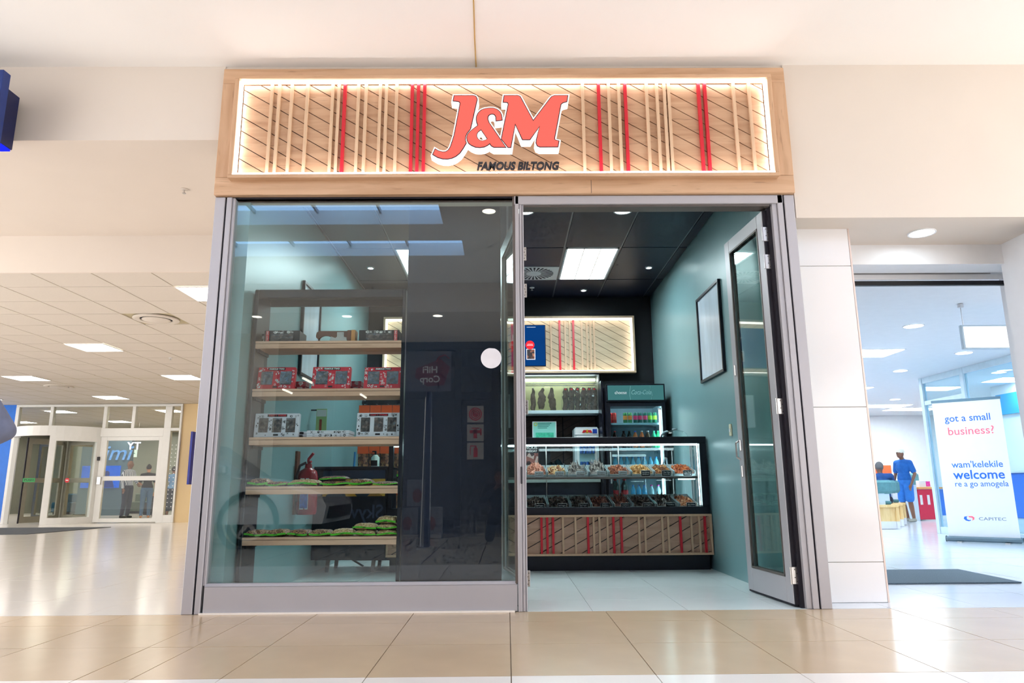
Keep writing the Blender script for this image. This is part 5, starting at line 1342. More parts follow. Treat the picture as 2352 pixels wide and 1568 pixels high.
    if cap:
        c = B().ell(hp(0, .01, .045), (.088, .10, .085), 18, 10, rotf); c.obj('cap_crown', cap, t, True)
        c = B(); c.grid(8, 4, lambda u, v: hp((u-.5)*.15*(1-.35*v*v), -.075-.085*v*math.cos((u-.5)*2.2), .045-.022*v)); c.obj('cap_peak', cap, t, True)
    return t
M_hair = pm('black_hair', (22, 18, 18), .6, var=.2, scale=40)
M_shoeb = pm('dark_shoe_leather', (40, 40, 38), .5)
pt = 'people behind the glazed entrance'
person('bald man in a striped shirt and dark trousers behind the glazed door', (-12.12, 23.0, 0), math.radians(75), pt, dict(elr=(.27, .0, 1.14), wrr=(.17, -.2, 1.02), face=(.5, -1, 0)), 'b', striped('striped_shirt', (206, 214, 224), (64, 76, 104), 9), 'long', cloth('navy_trousers', (26, 30, 52)), 'long', M_shoeb, scale=1.04)
person('woman with hair bun in black top and jeans behind the glazed door', (-11.45, 22.9, 0), math.radians(205), pt, dict(elr=(.24, -.03, 1.13), wrr=(.13, -.2, 1.03)), 'c', cloth('black_top', (26, 26, 32)), 'short', cloth('blue_jeans', (70, 100, 132)), 'long', pm('tan_sandal', (190, 140, 110), .6), M_hair, 'bun', scale=.96, fem=True)
person('woman in red partly hidden behind the woman in jeans', (-11.55, 23.9, 0), math.radians(-50), pt, {}, 'c', cloth('rust_top', (156, 70, 52)), 'long', cloth('teal_skirt_cloth', (30, 90, 100)), 'long', M_shoeb, M_hair, 'long', scale=.91, fem=True)
person('woman in blue top and dark tiered skirt behind the dotted side light', (-10.83, 23.3, 0), math.radians(200), pt, {}, 'b', cloth('pale_blue_top', (110, 150, 196)), 'long', cloth('dark_tiered_skirt', (40, 46, 62)), 'skirt', M_shoeb, M_hair, 'short', scale=.93, fem=True)
person('man in white cap, blue polo shirt and shorts inside the bank', (9.42, 16.9, 0), math.radians(-66), None, dict(head=(0, -.05, 1.605), face=(-.12, -1, 0), elr=(.27, .02, 1.11), wrr=(.23, -.08, .88), anl=(-.11, .12, .08)), 'b', cloth('blue_polo', (24, 92, 168)), 'short', cloth('blue_shorts', (40, 110, 190)), 'short', pm('flip_flop', (150, 150, 140), .6), cap=pm('cream_cap', (236, 238, 226), .7), scale=.99)
SIT = dict(pelvis=(0, 0, .56), waist=(0, .0, .69), chest=(0, -.03, .90), neck=(0, -.04, 1.09), head=(0, -.06, 1.22), shl=(-.19, -.03, 1.03), shr=(.19, -.03, 1.03), ell=(-.26, -.16, .82), elr=(.30, -.18, .86), wrl=(-.2, -.38, .78), wrr=(.36, -.42, .82),
  hil=(-.09, 0, .54), hir=(.09, 0, .54), knl=(-.13, -.42, .52), knr=(.13, -.42, .52), anl=(-.13, -.44, .08), anr=(.13, -.44, .08))
person('man in navy shirt sitting with his back to us in the bank', (8.0, 15.25, 0), math.radians(165), None, SIT, 'b', cloth('navy_shirt', (22, 66, 124)), 'long', cloth('dark_trousers', (30, 34, 52)), 'long', M_shoeb, pm('grey_short_hair', (90, 88, 90), .8), 'short')
person('person in grey jacket at the left picture edge, only the elbow in view', (-3.33, 4.1, 0), math.radians(-8), None, dict(elr=(.425, .06, 1.20), wrr=(.30, -.14, 1.03), shr=(.24, .0, 1.47), chest=(.02, 0, 1.32), neck=(.02, 0, 1.55), head=(.02, -.02, 1.70)), 'b', cloth('grey_blue_jacket', (112, 116, 136)), 'long', cloth('dark_grey_trousers', (44, 46, 54)), 'long', M_shoeb, M_hair, 'short')
person('crouching photographer in dark clothes reflected in the window', (-.12, -.62, 0), math.pi, None, dict(pelvis=(0, .08, .42), waist=(0, .05, .54), chest=(0, -.03, .72), neck=(0, -.07, .90), head=(0, -.10, 1.02), shl=(-.18, -.05, .86), shr=(.18, -.05, .86), ell=(-.25, -.12, .68), elr=(.25, -.12, .68), wrl=(-.07, -.27, .84), wrr=(.07, -.27, .84),
  hil=(-.1, .08, .40), hir=(.1, .08, .40), knl=(-.17, -.24, .46), knr=(.15, -.20, .13), anl=(-.15, -.12, .08), anr=(.14, .16, .10)), 'a', cloth('dark_jacket', (36, 34, 40)), 'long', cloth('black_jeans', (24, 24, 30)), 'long', pm('grey_trainer', (120, 120, 124), .6), M_hair, 'short')

# ---------------------------------------------------------------- glazed entrance at the end of the hall
M_wf = pm('white_powder_coat', (226, 226, 222), .4, var=.015)
M_gf = pm('grey_door_metal', (140, 136, 124), .4, metal=.3)
YE = 19.6
ge = thing('window_2', None, None, (-11.4, YE, 0), kind='structure'); tag(ge, 'glazed white framed entrance screen at the end of the hall')
def fbar(x0, x1, z0, z1, y0=YE-.06, y1=YE+.06, nm='bar', par=None, m=None): return B().bbox(x0, x1, y0, y1, z0, z1, .004).obj(nm, m or M_wf, par or ge)
for x in (-13.6, -12.65, -11.17, -10.38, -9.47): fbar(x, x+.09 if x != -9.47 else x+.19, 2.541, 3.139, nm='mullion')
fbar(-13.6, -9.0, 3.14, 3.205, nm='head'); fbar(-9.47, -9.28, 0, 2.54, nm='mullion'); fbar(-9.05, -9.0, 0, 3.14, nm='mullion')
fbar(-9.28, -9.05, 2.46, 2.54, nm='transom'); fbar(-9.28, -9.05, 0, .2, nm='sill_panel')
for a, c in ((-13.51, -12.65), (-12.56, -11.17), (-11.08, -10.38), (-10.29, -9.47), (-9.28, -9.05)): B().box(a, c, YE-.006, YE+.006, 2.54, 3.14).obj('pane', M_glass_h, ge)
B().box(-9.28, -9.05, YE-.006, YE+.006, .2, 2.46).obj('pane', M_glass_h, ge)
dots = B()
for i in range(16):
    for x in (-9.22, -9.11): dots.box(x-.012, x+.012, YE-.009, YE-.006, .42+.11*i-.012, .42+.11*i+.012)
dots.obj('safety_dots', M_inkw, ge)
fbar(-11.2, -9.47, 2.31, 2.54, nm='transom')
gd = thing('door_3', None, None, (-10.25, YE, 0), kind='structure'); tag(gd, 'white framed glass door with mid rail right of the revolving door')
for a in ((-11.17, -11.0, 0.02, 2.31), (-9.58, -9.475, .02, 2.31)): fbar(*a, YE-.04, YE+.04, 'stile', gd)
for a in ((-11.0, -9.58, .02, .12), (-11.0, -9.58, 1.12, 1.24), (-11.0, -9.58, 2.2, 2.31)): fbar(*a, YE-.04, YE+.04, 'rail', gd)
for z0, z1 in ((.12, 1.12), (1.24, 2.2)): B().box(-11.0, -9.58, YE-.005, YE+.005, z0, z1).obj('pane', M_glass_h, gd)
B().bbox(-11.15, -11.05, YE-.08, YE-.04, 1.02, 1.22).obj('lock_box', M_steel, gd); B().box(-11.2, -11.14, YE-.09, YE-.05, 1.66, 1.76).obj('door_closer', M_ink, gd)
rv = thing('revolving_door', 'white revolving door with curved header at the end of the hall', 'door', (-12.35, YE-.1, 0))
cxr, cyr, rr = -12.36, YE+.45, 1.28
def arc(r, a0_, a1_, n): return [(cxr+r*math.cos(math.radians(a0_+(a1_-a0_)*i/n)), cyr+r*math.sin(math.radians(a0_+(a1_-a0_)*i/n))) for i in range(n+1)]
P = arc(rr, 200, 340, 16)+arc(rr-.12, 340, 200, 16); B().prism(P, 2.3, 2.53, 'z').obj('header', M_wf, rv)
P = arc(rr, 180, 360, 20); B().prism(P, 2.53, 2.56, 'z').obj('canopy', M_wf, rv)
for a0_, a1_ in ((282, 289), (333, 341), (200, 206)): B().prism(arc(rr, a0_, a1_, 3)+arc(rr-.1, a1_, a0_, 3), 0.0, 2.3, 'z').obj('drum_post', M_wf, rv)
B().prism(arc(rr, 289, 333, 6)+arc(rr-.1, 333, 289, 6), 0, .17, 'z').obj('drum_sill', M_wf, rv); B().prism(arc(rr, 289, 333, 6)+arc(rr-.1, 333, 289, 6), 2.16, 2.3, 'z').obj('drum_head', M_wf, rv)
B().prism(arc(rr-.05, 289, 333, 8)+arc(rr-.06, 333, 289, 8), .17, 2.16, 'z').obj('curved_pane', M_glass_h, rv)
for k, ang in enumerate((248, 338, 68, 158)):
    d = Vector((math.cos(math.radians(ang)), math.sin(math.radians(ang)), 0)); T = Matrix.Translation((cxr, cyr, 0)) @ Matrix.Rotation(math.radians(ang), 4, 'Z')
    lf = B(); lf.T = T
    for a in ((.06, .16, .04, 2.25), (1.02, 1.12, .04, 2.25), (.16, 1.02, .04, .2), (.16, 1.02, 1.08, 1.2), (.16, 1.02, 2.1, 2.25)): lf.box(a[0], a[1], -.03, .03, a[2], a[3])
    w_ = lf.obj('wing_frame', M_gf, rv)
    pn_ = B(); pn_.T = T; pn_.box(.16, 1.02, -.004, .004, .2, 1.08).box(.16, 1.02, -.004, .004, 1.2, 2.1).obj('wing_pane', M_glass_h, w_)
    br_ = B(); br_.T = T; br_.box(1.12, 1.15, -.012, .012, .03, 2.26).obj('brush_seal', M_gasket, w_)
B().cyl((cxr, cyr, 0), (cxr, cyr, 2.3), .06).obj('centre_column', M_gf, rv)
stk = B().box(cxr-.08, cxr+.25, YE-.86, YE-.855, 1.10, 1.19); 
gs = thing('door_sticker', 'green push sticker on the revolving door rail', 'sticker', (-12.5, 18.9, 1.1)); B().box(-12.72, -12.40, 18.885, 18.89, 1.09, 1.19).obj('vinyl', pm('green_vinyl', (30, 150, 70), .5), gs); text('PUSH', .07, M_ink, (-12.56, 18.884, 1.14), gs, width=.24, bold=.001)
ns = thing('door_sticker', 'red round no-entry sticker on the curved door rail', 'sticker', (-11.55, 19.0, 1.1)); B().lathe([(0, 0), (.06, 0), (.06, .004), (0, .004)], (-11.6, 18.95, 1.13), 18, 'y').obj('disc', M_inkr, ns); B().box(-11.635, -11.565, 18.946, 18.95, 1.12, 1.14).obj('bar', M_inkw, ns)
struct('wall_hall_far', 'grey-green back wall of the waiting room behind the entrance', B().box(-20, -7, 29.5, 29.7, 0, 3.21), pm('grey_green_wall', (136, 140, 128), .8))
struct('wall_hall_far_right', 'beige side wall of the waiting room behind the entrance', B().box(-8.2, -8.0, 19.8, 29.5, 0, 3.21), M_beige)
struct('wall_hall_far_left', 'pale left wall of the waiting room behind the entrance', B().box(-19.2, -19, 19.8, 29.5, 0, 3.21), pm('dim_grey_wall', (120, 122, 112), .8))
fbar(-13.62, -13.5, 0, 2.52, nm='mullion')
wp = thing('advert_wall', 'teal column with large blue advert screen behind the glazed door', 'advert', (-13.9, 25.5, 0))
B().box(-15.2, -13.45, 25.5, 25.7, 0, 2.75).obj('column', pm('slate_teal_paint', (70, 94, 106), .6), wp)
B().box(-15.1, -13.75, 25.46, 25.5, .95, 1.72).obj('screen', emit('blue_advert', (40, 110, 230), .9, .5), wp)
B().ell((-14.2, 25.45, 1.42), (.10, .01, .13)).prism([(-14.42, .96), (-13.9, .96), (-13.98, 1.22), (-14.2, 1.32), (-14.36, 1.22)], 25.44, 25.455).obj('advert_figure', pm('navy_figure', (24, 50, 120), .5), wp)
text('timi', .75, emit('pale_blue_neon', (120, 170, 226), .9), (-14.05, 25.44, 2.15), wp, width=1.3, shear=.25, bold=.004)
lt_ = thing('neon_sign', 'white glowing letters floating in the entrance glass', 'sign', (-12.9, 24.8, 2.2)); M_neon = emit('white_neon', (230, 236, 255), 1.6); text('Y', .36, M_neon, (-13.12, 24.8, 2.36), lt_, 'letter', bold=.006, extrude=.01); text('T', .36, M_neon, (-12.88, 24.8, 2.36), lt_, 'letter', bold=.006, extrude=.01); B().cyl((-13.12, 24.8, 2.45), (-13.12, 24.8, 3.21), .003, n=6).cyl((-12.88, 24.8, 2.45), (-12.88, 24.8, 3.21), .003, n=6).obj('wire', M_steel, lt_)
for k, (x, nm) in enumerate(((-11.6, 'right'), (-15.6, 'left'))):
    e_ = thing('exit_sign', 'green exit pictogram sign at the far wall, %s one' % nm, 'exit sign', (x, 29.3, 2.1), 'green exit signs behind the entrance'); B().box(x-.3, x+.3, 29.45, 29.5, 2.2, 2.5).obj('panel', emit('exit_white', (226, 240, 220), .9), e_); B().box(x-.28, x-.02, 29.44, 29.45, 2.22, 2.48).prism([(x+.1, 2.3), (x+.25, 2.35), (x+.1, 2.42)], 29.44, 29.45).obj('pictogram', pm('exit_green', (30, 150, 80), .5), e_)
def sofa(label, x, y, c, w=.7, h=.75):
    t = thing('waiting_seat', label, 'seat', (x, y, 0), 'waiting seats behind the entrance'); m = cloth('seat_fabric', c)
    B().bbox(x-w/2, x+w/2, y-.3, y+.35, .08, .44, .03).obj('seat', m, t); B().bbox(x-w/2, x+w/2, y+.2, y+.38, .4, h, .04).obj('backrest', m, t); B().box(x-w/2+.06, x+w/2-.06, y-.24, y+.28, 0, .08).obj('base', M_black, t)
for k, (x, y, c, d) in enumerate(((-15.6, 26.8, (60, 66, 80), 'charcoal'), (-14.6, 26.6, (40, 70, 96), 'navy'), (-13.2, 27.2, (30, 100, 120), 'teal'), (-12.6, 25.9, (44, 46, 50), 'black'), (-14.0, 27.6, (120, 134, 120), 'pale green'), (-16.6, 27.2, (34, 84, 110), 'dark teal'), (-11.9, 27.8, (20, 130, 100), 'emerald'))): sofa('%s waiting seat behind the glazed entrance' % d, x, y, c)
pm_ = thing('door_mat', 'dark grey mat in front of the revolving door', 'mat', (-11.8, 16.1, 0)); B().prism([(-15.5, 14.75), (-9.72, 14.75), (-9.42, 17.3), (-15.5, 17.3)], .001, .012, 'z').obj('pile', M_carpet, pm_)
bf = thing('flag_sign', 'thin dark blue sign standing off the beige wall', 'sign', (-8.48, 19.3, 1.2)); B().bbox(-8.52, -8.46, 19.1, 19.6, 1.0, 2.4).obj('plate', pm('royal_blue', (20, 40, 150), .4), bf)

# ---------------------------------------------------------------- bank furniture
bm_ = thing('door_mat', 'charcoal mat in the bank entrance', 'mat', (4.4, 6.95, 0)); B().prism([(3.05, 6.46), (4.53, 6.46), (4.6, 7.46), (3.05, 7.46)], .001, .012, 'z').obj('pile', pm('blue_grey_mat_pile', (96, 112, 124), .95, var=.25, scale=160, bump=.5), bm_)
bn = thing('roll_up_banner', 'white roll-up banner with blue and red welcome text in the bank', 'banner', (7.12, 10.82, 0), rotz=math.atan2(-.6, .72), local=True)
BW = .90
B().bbox(-BW/2-.03, BW/2+.03, -.10, .12, .012, .085, .02).obj('base', pm('grey_banner_base', (96, 116, 128), .4, metal=.3), bn)
B().cyl((-BW/2-.045, .01, .045), (-BW/2-.03, .01, .045), .045).cyl((BW/2+.03, .01, .045), (BW/2+.045, .01, .045), .045).obj('end_cap', pm('dark_banner_cap', (60, 84, 96), .4), bn)
for x in (-.3, .3): B().box(x-.03, x+.03, -.16, .18, 0, .014).obj('foot', M_steel, bn)
B().box(-BW/2, BW/2, 0, .003, .085, 2.13).obj('sheet', pm('banner_vinyl', (240, 243, 250), .5, var=.01), bn)
B().bbox(-BW/2-.01, BW/2+.01, -.012, .014, 2.12, 2.16).obj('top_rail', pm('banner_rail', (96, 124, 140), .4), bn); B().cyl((0, .03, .08), (0, .03, 2.14), .012).obj('pole', M_steel, bn)
M_bt = pm('capital_blue_ink', (30, 100, 206), .5); M_bt2 = pm('mid_blue_ink', (50, 112, 206), .5); M_rt = pm('coral_ink', (248, 110, 130), .5); M_dt = pm('slate_ink', (100, 124, 160), .5)
text('got a small', .15, M_bt, (.0, -.002, 1.86), bn, width=.60, bold=.001); text('business?', .17, M_rt, (.02, -.002, 1.66), bn, width=.60, bold=.001)
text("wam'kelekile", .14, M_bt2, (.04, -.002, 1.15), bn, width=.66, bold=.001); text('welcome', .19, M_bt, (.045, -.002, .995), bn, width=.66, bold=.003); text('re a go amogela', .12, M_bt2, (.06, -.002, .86), bn, width=.68, bold=.0005)
text('CAPITEC', .065, M_dt, (.14, -.002, .345), bn, width=.34)
B().prism([(-.215, .375), (-.165, .385), (-.185, .372), (-.185, .338), (-.15, .322), (-.14, .335), (-.135, .318), (-.16, .308), (-.20, .318), (-.225, .345)], -.004, -.001).obj('logo_blue', M_bt, bn)
B().prism([(-.165, .385), (-.11, .385), (-.085, .365), (-.09, .335), (-.12, .318), (-.108, .345), (-.12, .362), (-.15, .365)], -.004, -.001).obj('logo_red', M_rt, bn)
gp = thing('window_3', None, None, (7.72, 11.5, 0), kind='structure'); tag(gp, 'glass partition with pale frame beside the banner in the bank')
M_pf = pm('pale_blue_frame', (206, 222, 232), .4)
for y in (12.85, 11.66, 10.3, 8.9): B().bbox(7.69, 7.77, y, y+.09, 0, 2.79, .004).obj('post', M_pf, gp)
for z0, z1 in ((2.68, 2.79), (0, .12)): B().bbox(7.70, 7.76, 8.9, 12.85, z0, z1, .004).obj('rail', M_pf, gp)
B().bbox(7.70, 7.76, 11.75, 12.85, 2.28, 2.36, .003).obj('transom', M_pf, gp)
for a, c in ((8.99, 10.3), (10.39, 11.66), (11.75, 12.85)): B().box(7.726, 7.734, a, c, .12, 2.68).obj('pane', M_glass_b, gp)
struct('wall_bank_blue', 'blue and white feature wall behind the glass partition', B().box(9.9, 10.0, 7.0, 14.2, 0, 2.79), M_white)
fw_ = thing('feature_panel', 'bright blue counter front with white curve behind the partition', 'counter', (9.8, 10.6, 0)); B().bbox(9.25, 9.82, 8.0, 14.0, .25, 1.05, .02).obj('front', M_blue, fw_); B().bbox(9.2, 9.85, 7.95, 14.05, 1.05, 1.1, .004).obj('top', M_white, fw_); B().box(9.3, 9.8, 8.05, 13.95, 0, .25).obj('plinth', M_pf, fw_)
bd_ = thing('blue_band', 'blue wall band with hanging logo sign behind the partition', 'sign', (9.88, 10.6, 2.1)); B().box(9.84, 9.89, 7.2, 14.0, 2.2, 2.6).obj('band', pm('sky_blue_band', (50, 150, 206), .5), bd_)
hs = thing('hanging_logo_sign', 'pale acrylic sign with blue and red logo hanging behind the partition', 'sign', (8.5, 10.6, 1.7)); B().box(8.2, 8.9, 10.6, 10.61, 1.72, 2.02).obj('plate', pm('ice_acrylic', (196, 226, 238), .2), hs); B().box(8.3, 8.36, 10.59, 10.6, 1.80, 1.94).box(8.36, 8.40, 10.59, 10.6, 1.80, 1.85).obj('logo_blue', M_bt, hs); B().box(8.40, 8.47, 10.59, 10.6, 1.85, 1.89).box(8.40, 8.43, 10.59, 10.6, 1.85, 1.94).obj('logo_red', M_rt, hs); B().cyl((8.35, 10.605, 2.02), (8.35, 10.605, 2.79), .004, n=6).cyl((8.75, 10.605, 2.02), (8.75, 10.605, 2.79), .004, n=6).obj('wire', M_steel, hs)
ls = thing('hanging_screen', 'bright white hanging screen at the top of the bank entrance', 'screen', (5.05, 7.4, 2.3)); B().bbox(4.93, 5.75, 7.39, 7.43, 2.28, 2.55, .006).obj('frame', M_pf, ls); B().box(4.955, 5.73, 7.384, 7.392, 2.30, 2.53).obj('display', emit('white_screen', (250, 252, 255), 1.3), ls); B().cyl((4.97, 7.41, 2.55), (4.97, 7.41, 2.79), .006, n=8).lathe([(.03, 2.785), (.03, 2.75), (0, 2.75)], (4.97, 7.41, 0), 12).obj('drop_rod', M_steel, ls)
M_pine = wood('pale_pine', (240, 206, 146), (226, 184, 118), (196, 150, 92), axis='z'); M_tealf = cloth('teal_felt', (88, 136, 142))
def bank_seat(label, x, y, pad=True):
    t = thing('bench_seat', label, 'chair', (x, y, 0), 'pine bench seats in the bank')
    B().bbox(x-.27, x+.27, y-.3, y+.3, .42, .47, .006).obj('seat_board', M_pine, t)
    for s in (-1, 1): B().bbox(x+s*.24-.03, x+s*.24+.03, y-.28, y+.28, .15, .42, .004).obj('side_board', M_pine, t); B().box(x+s*.24-.028, x+s*.24+.028, y-.27, y+.27, 0.01, .15).obj('white_foot', M_white, t)
    B().box(x-.21, x+.21, y-.24, y-.2, .15, .42).obj('front_board', M_pine, t); B().box(x-.21, x+.21, y-.24, y-.2, .01, .15).obj('white_kick', M_white, t)
    B().bbox(x-.24, x+.24, y-.24, y-.12, .68, .95, .05).obj('back_pad', M_tealf, t); B().box(x-.06, x+.06, y-.2, y-.16, .47, .70).obj('back_post', M_pf, t); pad and B().bbox(x-.22, x+.22, y-.15, y+.28, .47, .54, .02).obj('seat_pad', M_tealf, t)
bank_seat('pine bench seat with teal back pad in the bank, near one', 7.45, 14.45); bank_seat('pine bench seat with teal back pad in the bank, far one', 8.42, 15.95); bank_seat('pine bench seat under the sitting man in the bank', 8.0, 15.3, False)
ks = thing('service_kiosk', 'red kiosk desk marked 11 in the bank', 'desk', (10.2, 17.5, 0))
B().box(9.98, 10.36, 17.4, 18.2, .03, .74).obj('red_panel', pm('crimson_panel', (196, 30, 66), .45), ks); B().box(10.36, 10.9, 17.45, 18.2, .12, .74).obj('blue_side', M_blue, ks); B().bbox(10.0, 10.95, 17.35, 18.25, .75, .79, .004).obj('desktop', wood('orange_pine', (230, 160, 90), (214, 140, 70), (180, 110, 60)), ks); B().box(9.78, 9.97, 17.4, 18.2, 0, .85).obj('white_side', M_pf, ks)
text('11', .30, M_inkw, (10.14, 17.395, .48), ks, width=.24, bold=.012)
bo = thing('leaflet_box', 'white leaflet box with pink print on the kiosk', 'box', (10.2, 17.5, .79)); B().bbox(10.08, 10.36, 17.45, 17.6, .79, .95).obj('carton', M_white, bo); B().box(10.24, 10.34, 17.445, 17.45, .81, .93).obj('print', pm('pink_print', (226, 60, 160), .5, var=.4, scale=40), bo)
ch = thing('office_chair', 'teal office chair behind the kiosk', 'chair', (10.5, 18.7, 0)); B().bbox(10.25, 10.8, 18.65, 18.75, .78, 1.15, .05).obj('backrest', M_tealf, ch); B().bbox(10.27, 10.78, 18.4, 18.7, .45, .53, .03).obj('seat', M_tealf, ch); B().cyl((10.52, 18.55, 0.03), (10.52, 18.55, .45), .03).obj('column', M_steel, ch); B().box(10.3, 10.75, 18.53, 18.57, .0, .04).box(10.5, 10.54, 18.3, 18.8, 0, .04).obj('base', M_black, ch)
ok_ = thing('orange_screen', 'orange privacy panel behind the man in the cap', 'panel', (9.2, 18.3, 0)); B().bbox(8.9, 9.9, 18.3, 18.36, .7, 1.35, .01).obj('panel', pm('orange_felt', (240, 96, 48), .7), ok_); B().box(8.95, 9.0, 18.31, 18.35, 0, .7).box(9.8, 9.85, 18.31, 18.35, 0, .7).obj('leg', M_white, ok_)

# ---------------------------------------------------------------- across the corridor (seen as reflections in the window)
YO = -3.5
M_dk = pm('charcoal_storefront_frame', (44, 42, 46), .45); M_dkw = pm('dim_store_wall', (70, 68, 72), .8)
of = thing('wall_across', None, None, (0, YO, 0), kind='structure'); tag(of, 'dark storefront across the corridor')
B().box(-8, 8, YO-.2, YO, 3.62, 3.8).obj('header', M_dk, of)
for x in (-6.0, -3.6, -1.05, -.30, 2.4, 5.5): B().bbox(x, x+.14, YO-.1, YO, 0, 3.62, .004).obj('post', M_dk, of)
B().box(-8, -1.05, YO-.08, YO-.02, 0, .25).obj('kick_plate', M_dk, of); B().box(-.16, 8, YO-.08, YO-.02, 0, .25).obj('kick_plate', M_dk, of)
B().bbox(-.91, -.30, YO-.08, YO-.02, 2.6, 2.75, .003).obj('transom', M_dk, of)
struct('wall_across_back', 'dim back wall of the store across the corridor', B().box(-8, 8, -9.2, -9, 0, 3.8), M_dkw)
struct('ceiling_across_store', 'dim ceiling of the store across the corridor', B().box(-8, 8, -9, YO-.2, 3.3, 3.8), M_dkw)
struct('wall_across_left', 'cream pillar beside the parked car across the corridor', B().box(-5.4, -4.6, -3.4, -2.6, 0, 3.8), M_cream)
hf = thing('store_sign', 'pale sign panel with a red tag logo across the corridor', 'sign', (-1.6, YO+.05, 2.75)); B().bbox(-3.4, -1.12, YO, YO+.04, 2.76, 3.58, .004).obj('panel', pm('grey_sign', (96, 94, 104), .5), hf)
P = [(-1.98, 3.25), (-1.78, 3.42), (-1.3, 3.22), (-1.28, 3.04), (-1.52, 2.86), (-1.86, 2.88)]; P = [(-3.12-x, z) for x, z in P]
B().prism(P, YO+.04, YO+.055).obj('red_tag', pm('sign_red', (120, 16, 34), .4), hf)
pass
B().tube([(-1.42, YO+.05, 3.36), (-1.36, YO+.05, 3.46), (-1.24, YO+.05, 3.50), (-1.16, YO+.05, 3.42)], .012, 6).obj('tag_string', pm('sign_red_line', (190, 24, 40), .4), hf)
text('HiFi', .19, M_inkw, (-1.54, YO+.062, 3.19), hf, rot=(math.pi/2, 0, math.pi), bold=.004); text('Corp', .19, M_inkw, (-1.54, YO+.062, 3.0), hf, rot=(math.pi/2, 0, math.pi), bold=.004)
SF = [('hose reel', 2.30), ('tap', 1.93), ('extinguisher', 1.57)]
for nm, z in SF:
    t = thing('safety_sign', 'white square sign with red %s symbol across the corridor' % nm, 'sign', (-.62, YO+.02, z), 'red and white safety signs across the corridor')
    B().bbox(-.79, -.46, YO+.0, YO+.015, z-.165, z+.165, .004).obj('plate', pm('ivory_sign_plate', (176, 170, 160), .5), t)
    b = B()
    if nm == 'hose reel':
        for r in (.12, .085, .05, .02): b.lathe([(r-.011, 0), (r+.011, 0), (r+.011, .003), (r-.011, .003)], (-.625, YO+.016, z), 22, 'y')
    elif nm == 'tap': b.box(-.66, -.59, YO+.015, YO+.019, z-.11, z+.07).box(-.74, -.52, YO+.015, YO+.019, z-.01, z+.05).box(-.70, -.55, YO+.015, YO+.019, z+.08, z+.10).box(-.53, -.50, YO+.015, YO+.019, z-.05, z+.08)
    else: b.box(-.66, -.58, YO+.015, YO+.019, z-.12, z+.06).box(-.64, -.60, YO+.015, YO+.019, z+.06, z+.10).box(-.72, -.60, YO+.015, YO+.019, z+.09, z+.11).box(-.73, -.715, YO+.015, YO+.019, z-.08, z+.11)
    b.obj('symbol', M_inkr, t)
M_tube = emit('store_tube_light', (255, 244, 226), 7.0)
for k, (x, y) in enumerate(((-2.9, -4.6), (-1.8, -5.2), (-2.3, -6.6), (-1.2, -7.2), (-4.5, -5.2), (-5.5, -7.0), (1.2, -5.2), (3.2, -6.5), (-3.8, -8.0))):
    t = thing('tube_light', 'short tube light in the store across the corridor, number %s from the door side' % ('one', 'two', 'three', 'four', 'five', 'six', 'seven', 'eight', 'nine')[k], 'ceiling light', (x, y, 3.28), 'tube lights in the store across'); B().cyl((x, y-.35, 3.26), (x, y+.35, 3.26), .025, n=8).obj('tube', M_tube, t); B().box(x-.03, x+.03, y-.38, y+.38, 3.28, 3.3).obj('housing', M_white, t)
def mall_down(x, y, z, label):
    t = thing('recessed_downlight', label, 'downlight', (x, y, z), 'downlights of the corridor'); B().lathe([(0, 0), (.085, 0), (.085, .004), (0, .004)], (x, y, z-.006), 22).obj('lens', M_smalld, t); B().lathe([(.085, .004), (.11, .004), (.105, -.006), (.085, -.004)], (x, y, z-.006), 22).obj('ring', M_white, t, True)
for x, y, z, l in ((-.21, 2.19, Z0, 'corridor downlight reflected near the top of the window'), (-1.18, -1.25, 3.78, 'corridor downlight reflected above the sign across'), (-2.75, -1.25, 3.78, 'corridor downlight reflected above the shelves'), (-4.3, -1.25, 3.78, 'corridor downlight reflected at the left window edge'), (1.2, -1.25, 3.78, 'corridor downlight across, right of the door'), (3.0, -1.25, 3.78, 'corridor downlight across, farthest right')): mall_down(x, y, z, l)
bx = thing('television_box', 'large black Skyworth television box across the corridor', 'box', (-3.0, -3.2, 0)); B().bbox(-4.0, -2.1, -3.42, -3.1, 0, 1.05, .01).obj('carton', M_ink, bx); text('Skyworth', .36, pm('slate_blue_print', (96, 116, 150), .5), (-3.0, -3.095, .42), bx, width=1.3, rot=(math.pi/2, 0, math.pi), bold=.004)
for k, (x, z) in enumerate(((-1.9, 0), (-1.45, 0), (-1.72, .52))):
    t = thing('vacuum_box', 'white vacuum cleaner box across the corridor, %s' % ('left lower', 'right lower', 'upper')[k], 'box', (x, -3.3, z), 'white boxes stacked across the corridor'); B().bbox(x-.2, x+.2, YO+.02, -3.2, z, z+.5, .006).obj('carton', pm('grey_white_carton', (120, 118, 124), .6), t); B().ell((x, -3.2, z+.2), (.09, .01, .13)).obj('print', pm('brown_print', (120, 60, 44), .6), t)
fs_ = thing('feather_banner', 'tall narrow dark banner stand beside the camera', 'banner', (-1.18, .08, 0)); B().box(-1.29, -1.07, -.12, .22, 0, .03).obj('base', M_steel, fs_); B().bbox(-1.20, -1.13, -.10, .12, .03, 2.28, .004).obj('sheet', pm('navy_banner', (30, 36, 66), .5), fs_); B().cyl((-1.25, .05, .03), (-1.21, .05, 2.2), .01).obj('pole', M_steel, fs_); B().box(-1.129, -1.127, -.05, .06, .4, 1.9).obj('print', pm('white_banner_print', (200, 204, 214), .5, var=.8, scale=6), fs_)

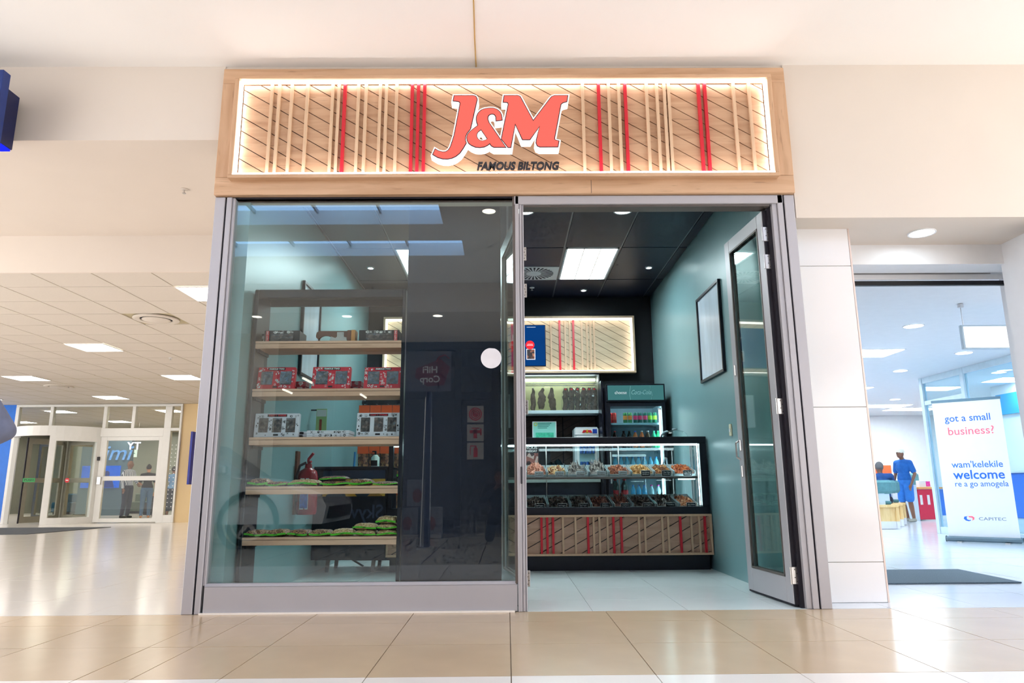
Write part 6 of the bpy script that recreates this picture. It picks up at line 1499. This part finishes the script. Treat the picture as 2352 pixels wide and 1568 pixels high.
# silver car parked across the corridor
car = thing('display_car', 'silver car parked in the mall, reflected in the window', 'car', (-5.0, -1.15, 0))
M_silver = pm('silver_car_paint', (206, 208, 212), .2, metal=.3, var=.02, coat=.8)
side = [(-2.75, .35), (-2.70, .62), (-2.78, .80), (-3.2, .97), (-4.15, 1.08), (-4.85, 1.58), (-6.6, 1.62), (-7.25, 1.12), (-7.35, .6), (-7.3, .35)]
vs = []; fs2 = []; secs = []
for y, k in ((-.22, .93), (-.30, 1.0), (-2.0, 1.0), (-2.08, .93)):
    secs.append([( -5.0+(x+5.0)*(1 if z < 1.0 else 1), y+(0 if z < 1.1 else (-.16 if y > -1 else .16)), .35+(z-.35)*k) for x, z in side])
n = len(side); b = B(); b.add([p for s in secs for p in s], [(i*n+j, i*n+(j+1) % n, (i+1)*n+(j+1) % n, (i+1)*n+j) for i in range(3) for j in range(n)]+[list(range(n)), list(range(4*n-1, 3*n-1, -1))])
b.obj('body', M_silver, car, True)
B().prism([(-4.25, 1.10), (-4.88, 1.53), (-5.6, 1.55), (-5.6, 1.10)], -.40, -.20).prism([(-5.7, 1.10), (-5.7, 1.55), (-6.55, 1.56), (-7.05, 1.13)], -.40, -.20).obj('side_window', pm('tinted_car_glass', (24, 28, 34), .08), car)
B().prism([(-2.74, .78), (-3.15, .93), (-3.3, .88), (-2.85, .74)], -.6, -.20).obj('headlamp', pm('headlamp_lens', (236, 240, 244), .1), car); B().box(-2.80, -2.70, -1.9, -.4, .42, .6).obj('grille', M_ink, car)
for x in (-3.85, -6.55):
    for y in (-.36, -1.94):
        w_ = B().lathe([(0, -.11), (.28, -.11), (.36, -.09), (.38, -.04), (.38, .04), (.36, .09), (.28, .11), (0, .11)], (x, y, .38), 26, 'y').obj('wheel', pm('tyre_rubber', (28, 28, 30), .8), car, True)
        yy = y+(.115 if y > -1 else -.115)
        rm = B().lathe([(.27, 0), (.27, .012), (.24, .012), (.24, 0)], (x, yy, .38), 26, 'y')
        for k in range(5):
            a = 2*math.pi*k/5+.3; d_ = Vector((math.cos(a), 0, math.sin(a))); q_ = Vector((-math.sin(a), 0, math.cos(a)))*.035; c_ = Vector((x, yy, .38))
            rm.add([c_+q_, c_-q_, c_+d_*.25-q_*.7, c_+d_*.25+q_*.7], [(0, 1, 2, 3)])
        rm.lathe([(0, .015), (.06, .012), (.07, 0)], (x, yy, .38), 16, 'y').obj('rim', M_steel, w_)
    B().lathe([(.38, 0), (.46, 0), (.46, .02), (.38, .02)], (x, -.225, .38), 26, 'y').obj('wheel_arch', M_dk, car)
B().bbox(-4.35, -4.2, -.24, -.08, 1.08, 1.22, .03).obj('door_mirror', M_silver, car); B().box(-5.3, -5.1, -.225, -.20, .88, .92).obj('door_handle', M_steel, car)
flush()
